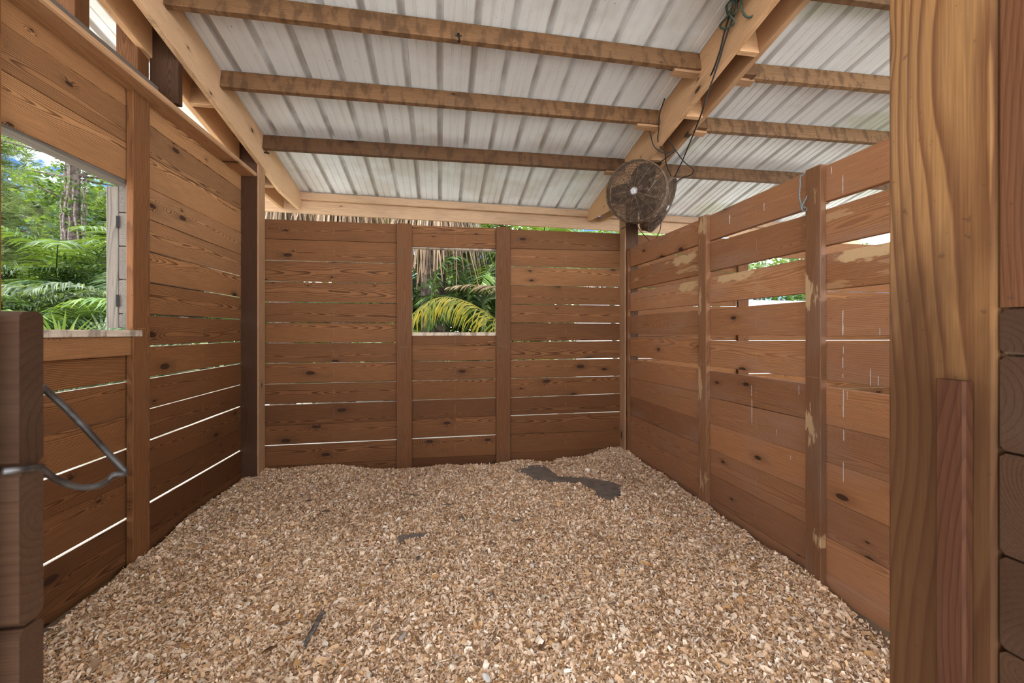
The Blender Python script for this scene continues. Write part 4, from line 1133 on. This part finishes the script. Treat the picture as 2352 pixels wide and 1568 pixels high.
# saw palmetto with fan leaves below the window
def fan_leaf(name, n=26, L=0.62):
    V, F = tube_mesh('p', [(0, 0, 0), (0.35, 0, 0.28), (0.6, 0, 0.42)], 0.008, 5); V = [tuple(v) for v in V]
    c = Vector((0.6, 0, 0.42))
    for i in range(n):
        a = R(-125 + 250 * i / (n - 1))
        v = Vector((math.cos(a) * 0.9, math.sin(a), math.cos(a) * 0.25 + 0.12)).normalized(); q = c.copy(); b = len(V)
        wdir = Vector((-math.sin(a), math.cos(a), 0.3))
        for k in range(4):
            wv = wdir.normalized() * (0.006, 0.017, 0.011, 0.001)[k]
            V.append(tuple(q - wv)); V.append(tuple(q + wv))
            if k < 3:
                F.append((b + 2 * k, b + 2 * k + 2, b + 2 * k + 3, b + 2 * k + 1)); q = q + v * (L / 3) * random.uniform(0.9, 1.1); v = (v + Vector((0, 0, -0.16 * k))).normalized()
    return mesh(name, V, F)
FANS = [fan_leaf('fan_leaf') for _ in range(3)]
for f in FANS: f.materials.append(PBLUE)
for i, (px, D, h) in enumerate(((215, 4.3, 0.55), (140, 4.8, 0.45), (170, 5.6, 0.6), (70, 5.2, 0.35))):
    x, y = gpos(px, D)
    t = tag(empty('saw_palmetto', (x, y, -0.09)), 'grey green fan-leaved palmetto low outside the left window', 'palmetto', 'palmettos below the left window')
    for k in range(13):
        M = Matrix.Translation((x, y, h * random.uniform(0.5, 1.0))) @ Matrix.Rotation(random.uniform(0, 6.28), 4, 'Z') @ Matrix.Rotation(random.uniform(-0.5, 0.25), 4, 'Y') @ Matrix.Scale(random.uniform(0.8, 1.15), 4)
        link('fan_leaf', random.choice(FANS), None, t, M)
    V, F = tube_mesh('s', [(x, y, -0.1), (x, y, h)], 0.09, 8); link('stem', mesh('stem', V, F), STEM, t)
# leaf and needle masses
def scatter(name, centers, per, size, spread, mat, parent, needle=False, flatten=0.7):
    n = len(centers) * per
    C_ = np.repeat(np.array(centers, float), per, 0)
    D_ = RNG.normal(0, 1, (n, 3)); D_ /= np.linalg.norm(D_, axis=1)[:, None]
    if needle:
        P0 = C_ + RNG.normal(0, spread * 0.25, (n, 3)); D_[:, 2] = np.abs(D_[:, 2]) * 0.5 + 0.1
        Lh = size * RNG.uniform(0.7, 1.3, (n, 1)); P1 = P0 + D_ * Lh
        S_ = np.cross(D_, RNG.normal(0, 1, (n, 3))); S_ /= np.linalg.norm(S_, axis=1)[:, None]; S_ *= 0.006 * size / 0.2
        vv = np.stack([P0 - S_, P0 + S_, P1], 1).reshape(-1, 3); k = 3
    else:
        P0 = C_ + D_ * spread * RNG.uniform(0.2, 1.0, (n, 1)) ** 0.5 * np.array([1, 1, flatten])
        A_ = RNG.normal(0, 1, (n, 3)); A_ /= np.linalg.norm(A_, axis=1)[:, None]; A_[:, 2] *= 0.6
        B_ = np.cross(A_, RNG.normal(0, 1, (n, 3))); B_ /= np.linalg.norm(B_, axis=1)[:, None]
        s = size * RNG.uniform(0.6, 1.3, (n, 1))
        vv = np.stack([P0 - A_ * s, P0 - B_ * s * 0.4, P0 + A_ * s, P0 + B_ * s * 0.4], 1).reshape(-1, 3); k = 4
    me_ = bpy.data.meshes.new(name)
    me_.vertices.add(len(vv)); me_.vertices.foreach_set('co', vv.astype(np.float32).ravel())
    me_.loops.add(n * k); me_.loops.foreach_set('vertex_index', np.arange(n * k, dtype=np.int32))
    me_.polygons.add(n); me_.polygons.foreach_set('loop_start', np.arange(0, n * k, k, dtype=np.int32)); me_.polygons.foreach_set('loop_total', np.full(n, k, np.int32))
    me_.update()
    o = link(name, me_, mat, parent); o['kind'] = 'stuff'
    return o
def pine(px, D, h, z0, rad, label, nb=26, tufts=22, group='pines beyond the left window'):
    x, y = gpos(px, D)
    t = tag(empty('pine_tree', (x, y, -0.09)), label, 'tree', group)
    V, F = tube_mesh('t', [(x, y, -0.1), (x + 0.1, y, h * 0.5), (x + 0.05, y, h)], 0.16, 8, rs=[0.2, 0.15, 0.05]); link('trunk', mesh('trunk', V, F, True), TRUNK, t)
    cs = []
    for i in range(nb):
        z = z0 + (h - z0) * (i / nb); a = random.uniform(0, 6.28); l = rad * (1.05 - 0.75 * i / nb) * random.uniform(0.6, 1.1)
        tip = Vector((x + l * math.cos(a), y + l * math.sin(a), z + 0.25 * l))
        V, F = tube_mesh('b', [(x, y, z), tip], 0.03, 5, rs=[0.05, 0.012]); link('branch', mesh('branch', V, F), TRUNK, t)
        for k in range(tufts):
            f = random.uniform(0.25, 1.05)
            cs.append((x + l * f * math.cos(a) + random.gauss(0, 0.28), y + l * f * math.sin(a) + random.gauss(0, 0.28), z + 0.25 * l * f + random.gauss(0, 0.20)))
    scatter('needle_foliage', cs, 26, 0.30, 0.16, PINEG, t, True)
pine(-25, 12, 7.6, 1.4, 1.7, 'tall light green pine at the near edge of the left window', 40, 26)
pine(85, 14, 5.6, 1.2, 2.3, 'bushy pine between the near pine and the vine-clad trunk', 46, 26)
pine(240, 15, 6.3, 1.5, 1.9, 'pale pine behind the vine-clad trunk by the shutter', 42, 24)
# vine-clad trunk
x, y = gpos(168, 9.2)
vt = tag(empty('vine_clad_tree', (x, y, -0.09)), 'thick tree trunk wrapped in vines, seen through the left window', 'tree')
V, F = tube_mesh('t', [(x + 0.03 * math.sin(k), y, -0.1 + 0.8 * k) for k in range(10)], 0.2, 10, rs=[0.155 - 0.005 * k for k in range(10)]); link('trunk', mesh('trunk', V, F, True), TRUNK, vt)
VINE = plain('dry_vine', (0.25, 0.20, 0.175), 0.9, noise_scale=20, col2=(0.12, 0.085, 0.068))
for k in range(34):
    a = random.uniform(0, 6.28); z0_ = random.uniform(0, 3.5); pts = []
    for i in range(9):
        a += random.uniform(-0.22, 0.22); r = 0.16 + random.uniform(-0.01, 0.06); pts.append((x + r * math.cos(a), y + r * math.sin(a), z0_ + i * random.uniform(0.2, 0.3)))
    V, F = tube_mesh('v', smooth_path(pts, 2), random.uniform(0.008, 0.018), 4); link('vine', mesh('vine', V, F), VINE, vt)
scatter('ivy_leaves', [(x + 0.22 * math.cos(a), y + 0.22 * math.sin(a), z) for a, z in ((random.uniform(0, 6.28), random.choice((random.uniform(1.2, 6.5), random.uniform(3.2, 5.4)))) for _ in range(130))], 16, 0.05, 0.14, BROADG, vt)
brs = []
for k in range(9):
    a = R(-160 + 40 * k); l = random.uniform(0.7, 1.5); z = random.uniform(3.9, 5.6); tip = (x + l * math.cos(a), y + l * math.sin(a), z + 0.25)
    V, F = tube_mesh('b', [(x, y, z), tip], 0.02, 5, rs=[0.03, 0.008]); link('branch', mesh('branch', V, F), TRUNK, vt)
    brs += [(x + (tip[0] - x) * f, y + (tip[1] - y) * f, z + 0.25 * f) for f in (0.5, 0.75, 1.0)]
scatter('leaf_sprays', brs, 30, 0.06, 0.22, BROADG, vt)
# shrubs closing the view far behind
def shrub(x, y, w, h, label, group, nblob=46, per=70, size=0.10, mat=BROADG):
    t = tag(empty('dense_shrub', (x, y, -0.09)), label, 'shrub', group)
    cs = [(x + random.uniform(-w, w), y + random.uniform(-0.8, 0.8), random.uniform(0.0, h)) for _ in range(nblob)]
    for k in range(3):
        V, F = tube_mesh('s', [(x + 0.1 * k, y, -0.1), (x + random.uniform(-w, w) * 0.4, y, h * 0.8)], 0.05, 6); link('stem', mesh('stem', V, F), TRUNK, t)
    scatter('foliage', cs, per, size, 0.5, mat, t)
for x_ in (-8.5, -6.2, -4.0, -1.6, 0.8, 3.0):
    shrub(x_, 13.2 + random.uniform(-0.6, 0.6), 1.5, 5.2, 'dark leafy shrub far behind the palms at the back', 'shrubs far behind the back wall', 70, 80, 0.13)
for x_ in (5.9, 8.1, 10.3, 12.5):
    shrub(x_, 12.0 + random.uniform(-0.5, 0.5), 1.4, 3.9, 'bright leafy shrub above the pale boundary wall at right', 'shrubs beyond the boundary wall', 60, 80, 0.10)
for px, D in ((-80, 16), (40, 15), (140, 14), (240, 15), (320, 13)):
    x, y = gpos(px, D); shrub(x, y, 1.8, 2.9, 'dark leafy shrub low behind the left palms', 'shrubs behind the left palms', 50, 70, 0.13)
# palms behind the back wall
G2 = 'palms behind the back wall'
for px, D, cr, sc_, mats, lb in ((900, 8.6, 1.4, 1.15, [PGREEN, PBLUE], 'feathery palm hidden left of the back window, behind the thatch-skirted palms'), (985, 7.4, 1.0, 1.0, [PGREEN, PLIGHT, PBLUE], 'feathery palm at the left of the back window view'),
                             (1075, 8.0, 1.3, 1.1, [PGREEN, PBLUE], 'dark feathery palm in the middle of the back window view'), (1150, 7.2, 1.2, 1.1, [PGREEN, PGREEN, PLIGHT], 'feathery palm at the right of the back window view'),
                             (1235, 7.6, 2.0, 1.1, [PLIGHT, PGREEN], 'bright palm showing over the back wall, right of the window'), (1330, 7.4, 2.0, 1.1, [PLIGHT, PGREEN], 'bright palm over the back wall, left of the front fan'),
                             (1430, 7.8, 2.1, 1.05, [PLIGHT], 'bright palm right behind the fan post'), (1540, 8.2, 2.0, 1.1, [PLIGHT, PGREEN], 'bright palm over the wall right of the fans')):
    x, y = gpos(px, D)
    palm('areca_palm', x, y, cr, 6 if px < 1200 else 9, mats, lb, G2, sc_, 2)
# coconut palm with a yellowing frond arching across the back window
cp = tag(empty('coconut_palm', (onD(1300, 762, 5.6).x, onD(1300, 762, 5.6).y, -0.09)), 'young palm with a big yellowing frond arching across the back window', 'palm')
bx, by = cp.location.x, cp.location.y
V, F = tube_mesh('t', [(bx, by, -0.1), (bx, by, 0.9)], 0.11, 9); link('trunk', mesh('trunk', V, F, True), TRUNK, cp)
arc = [(1290, 850, 5.5), (1215, 785, 5.35), (1145, 738, 5.22), (1100, 708, 5.15), (1062, 690, 5.12), (1025, 682, 5.1), (990, 690, 5.1), (960, 710, 5.12), (935, 738, 5.15), (915, 775, 5.2)]
V = smooth_path([onD(*p) for p in arc], 3)
link('frond', frond_mesh('frond', V, 74, 0.52, 0.020, hang=0.55, start=0.05, rr=0.011, rnd=0.16, fwd_=0.6, lift=-0.15), PYEL, cp)
arc = [(1290, 760, 5.6), (1220, 690, 5.7), (1150, 662, 5.75), (1100, 655, 5.8), (1060, 655, 5.8), (1028, 660, 5.8)]
link('frond', frond_mesh('frond', smooth_path([onD(*p) for p in arc], 3), 44, 0.30, 0.024, hang=0.3, start=0.1, rr=0.012, rnd=0.2, fwd_=1.5, lift=0.0), PDEAD, cp)
for arc, mt in (([(1290, 800, 5.6), (1350, 640, 5.7), (1450, 545, 5.9), (1560, 520, 6.1)], PLIGHT), ([(1280, 800, 5.6), (1240, 620, 5.8), (1190, 560, 6.0), (1120, 545, 6.2)], PGREEN)):
    link('frond', frond_mesh('frond', smooth_path([onD(*p) for p in arc], 5), 50, 0.5, 0.03, hang=0.3), mt, cp)
for arc in ([(985, 800, 6.0), (990, 690, 6.05), (1005, 620, 6.1), (1040, 590, 6.2), (1070, 600, 6.3)], [(1060, 790, 6.2), (1075, 680, 6.2), (1060, 600, 6.3), (1020, 588, 6.4)], [(1105, 800, 6.2), (1110, 680, 6.3), (1130, 610, 6.4), (1165, 590, 6.4)]):
    link('frond', frond_mesh('frond', smooth_path([onD(*p) for p in arc], 5), 46, 0.42, 0.03, hang=0.35), random.choice((PGREEN, PBLUE)), cp)
# cabbage palms with skirts of dead fronds
def cabbage(px, D, zt, zb, r1, label, n=420):
    x, y = gpos(px, D)
    t = tag(empty('cabbage_palm', (x, y, -0.09)), label, 'palm', 'cabbage palms with dead skirts')
    V, F = tube_mesh('t', [(x, y, -0.1), (x, y, 2.2), (x + 0.03, y, zt + 0.3)], 0.2, 12); link('trunk', mesh('trunk', V, F, True), TRUNK, t)
    V = []; F = []
    for i in range(n):
        a = random.uniform(0, 6.28); r = random.uniform(0.2, 0.5) * r1; p = Vector((x + r * math.cos(a), y + r * math.sin(a), zt - random.uniform(0, 0.5)))
        d = Vector((math.cos(a) * 0.9, math.sin(a) * 0.9, -0.5)); ll_ = (zt - zb) * random.uniform(0.6, 1.1) / 3; b = len(V); w = random.uniform(0.012, 0.028)
        sd = Vector((-math.sin(a), math.cos(a), random.uniform(-0.4, 0.4)))
        for k in range(4):
            V.append(tuple(p - sd * w)); V.append(tuple(p + sd * w))
            if k < 3:
                F.append((b + 2 * k, b + 2 * k + 2, b + 2 * k + 3, b + 2 * k + 1)); d = (d + Vector((random.uniform(-.2, .2), random.uniform(-.2, .2), -0.9))).normalized(); p = p + d * ll_ * (0.7 if k == 0 else 1); w *= 0.7
    o = link('dead_skirt', mesh('dead_skirt', V, F), PDEAD, t); o['kind'] = 'stuff'
cabbage(650, 7.0, 4.0, 2.3, 1.5, 'cabbage palm with a tan dead-frond skirt above the left end of the back wall', 520)
cabbage(790, 7.3, 4.0, 2.4, 1.4, 'cabbage palm with a tan dead-frond skirt, second from the left corner post', 480)
cabbage(905, 8.0, 4.1, 2.4, 1.2, 'cabbage palm with a bare stretch of trunk above the back wall', 300)
cabbage(995, 6.8, 3.9, 2.05, 1.0, 'cabbage palm whose tan dead fronds hang into the top left of the back window', 460)
# pale boundary wall seen through the neighbouring stall
bw = MB(); bw.box((3.4, 10.0, -0.1), (15.0, 10.18, 2.05))
bwo = bw.build('boundary_wall', plain('stained_render', (0.74, 0.73, 0.74), 0.85, noise_scale=3, col2=(0.55, 0.53, 0.52)))
tag(bwo, 'pale stained masonry wall behind the neighbouring stall', 'wall', kind='structure')
cp_ = MB(); cp_.box((3.4, 9.97, 2.05), (15.0, 10.21, 2.125)); cp_.build('coping', plain('grey_coping', (0.40, 0.38, 0.35), 0.9, noise_scale=9, col2=(0.24, 0.22, 0.20)), bwo)
# low understorey behind the back wall
for x_, y_, h_, lb in ((-2.8, 9.6, 2.0, 'low dark shrub behind the left end of the back wall'), (-0.5, 9.6, 2.3, 'low dark shrub at the foot of the back window view, left'), (1.3, 9.7, 2.4, 'low dark shrub at the foot of the back window view, right')):
    shrub(x_, y_, 1.15, h_, lb, 'low shrubs behind the back wall', 56, 90, 0.11)
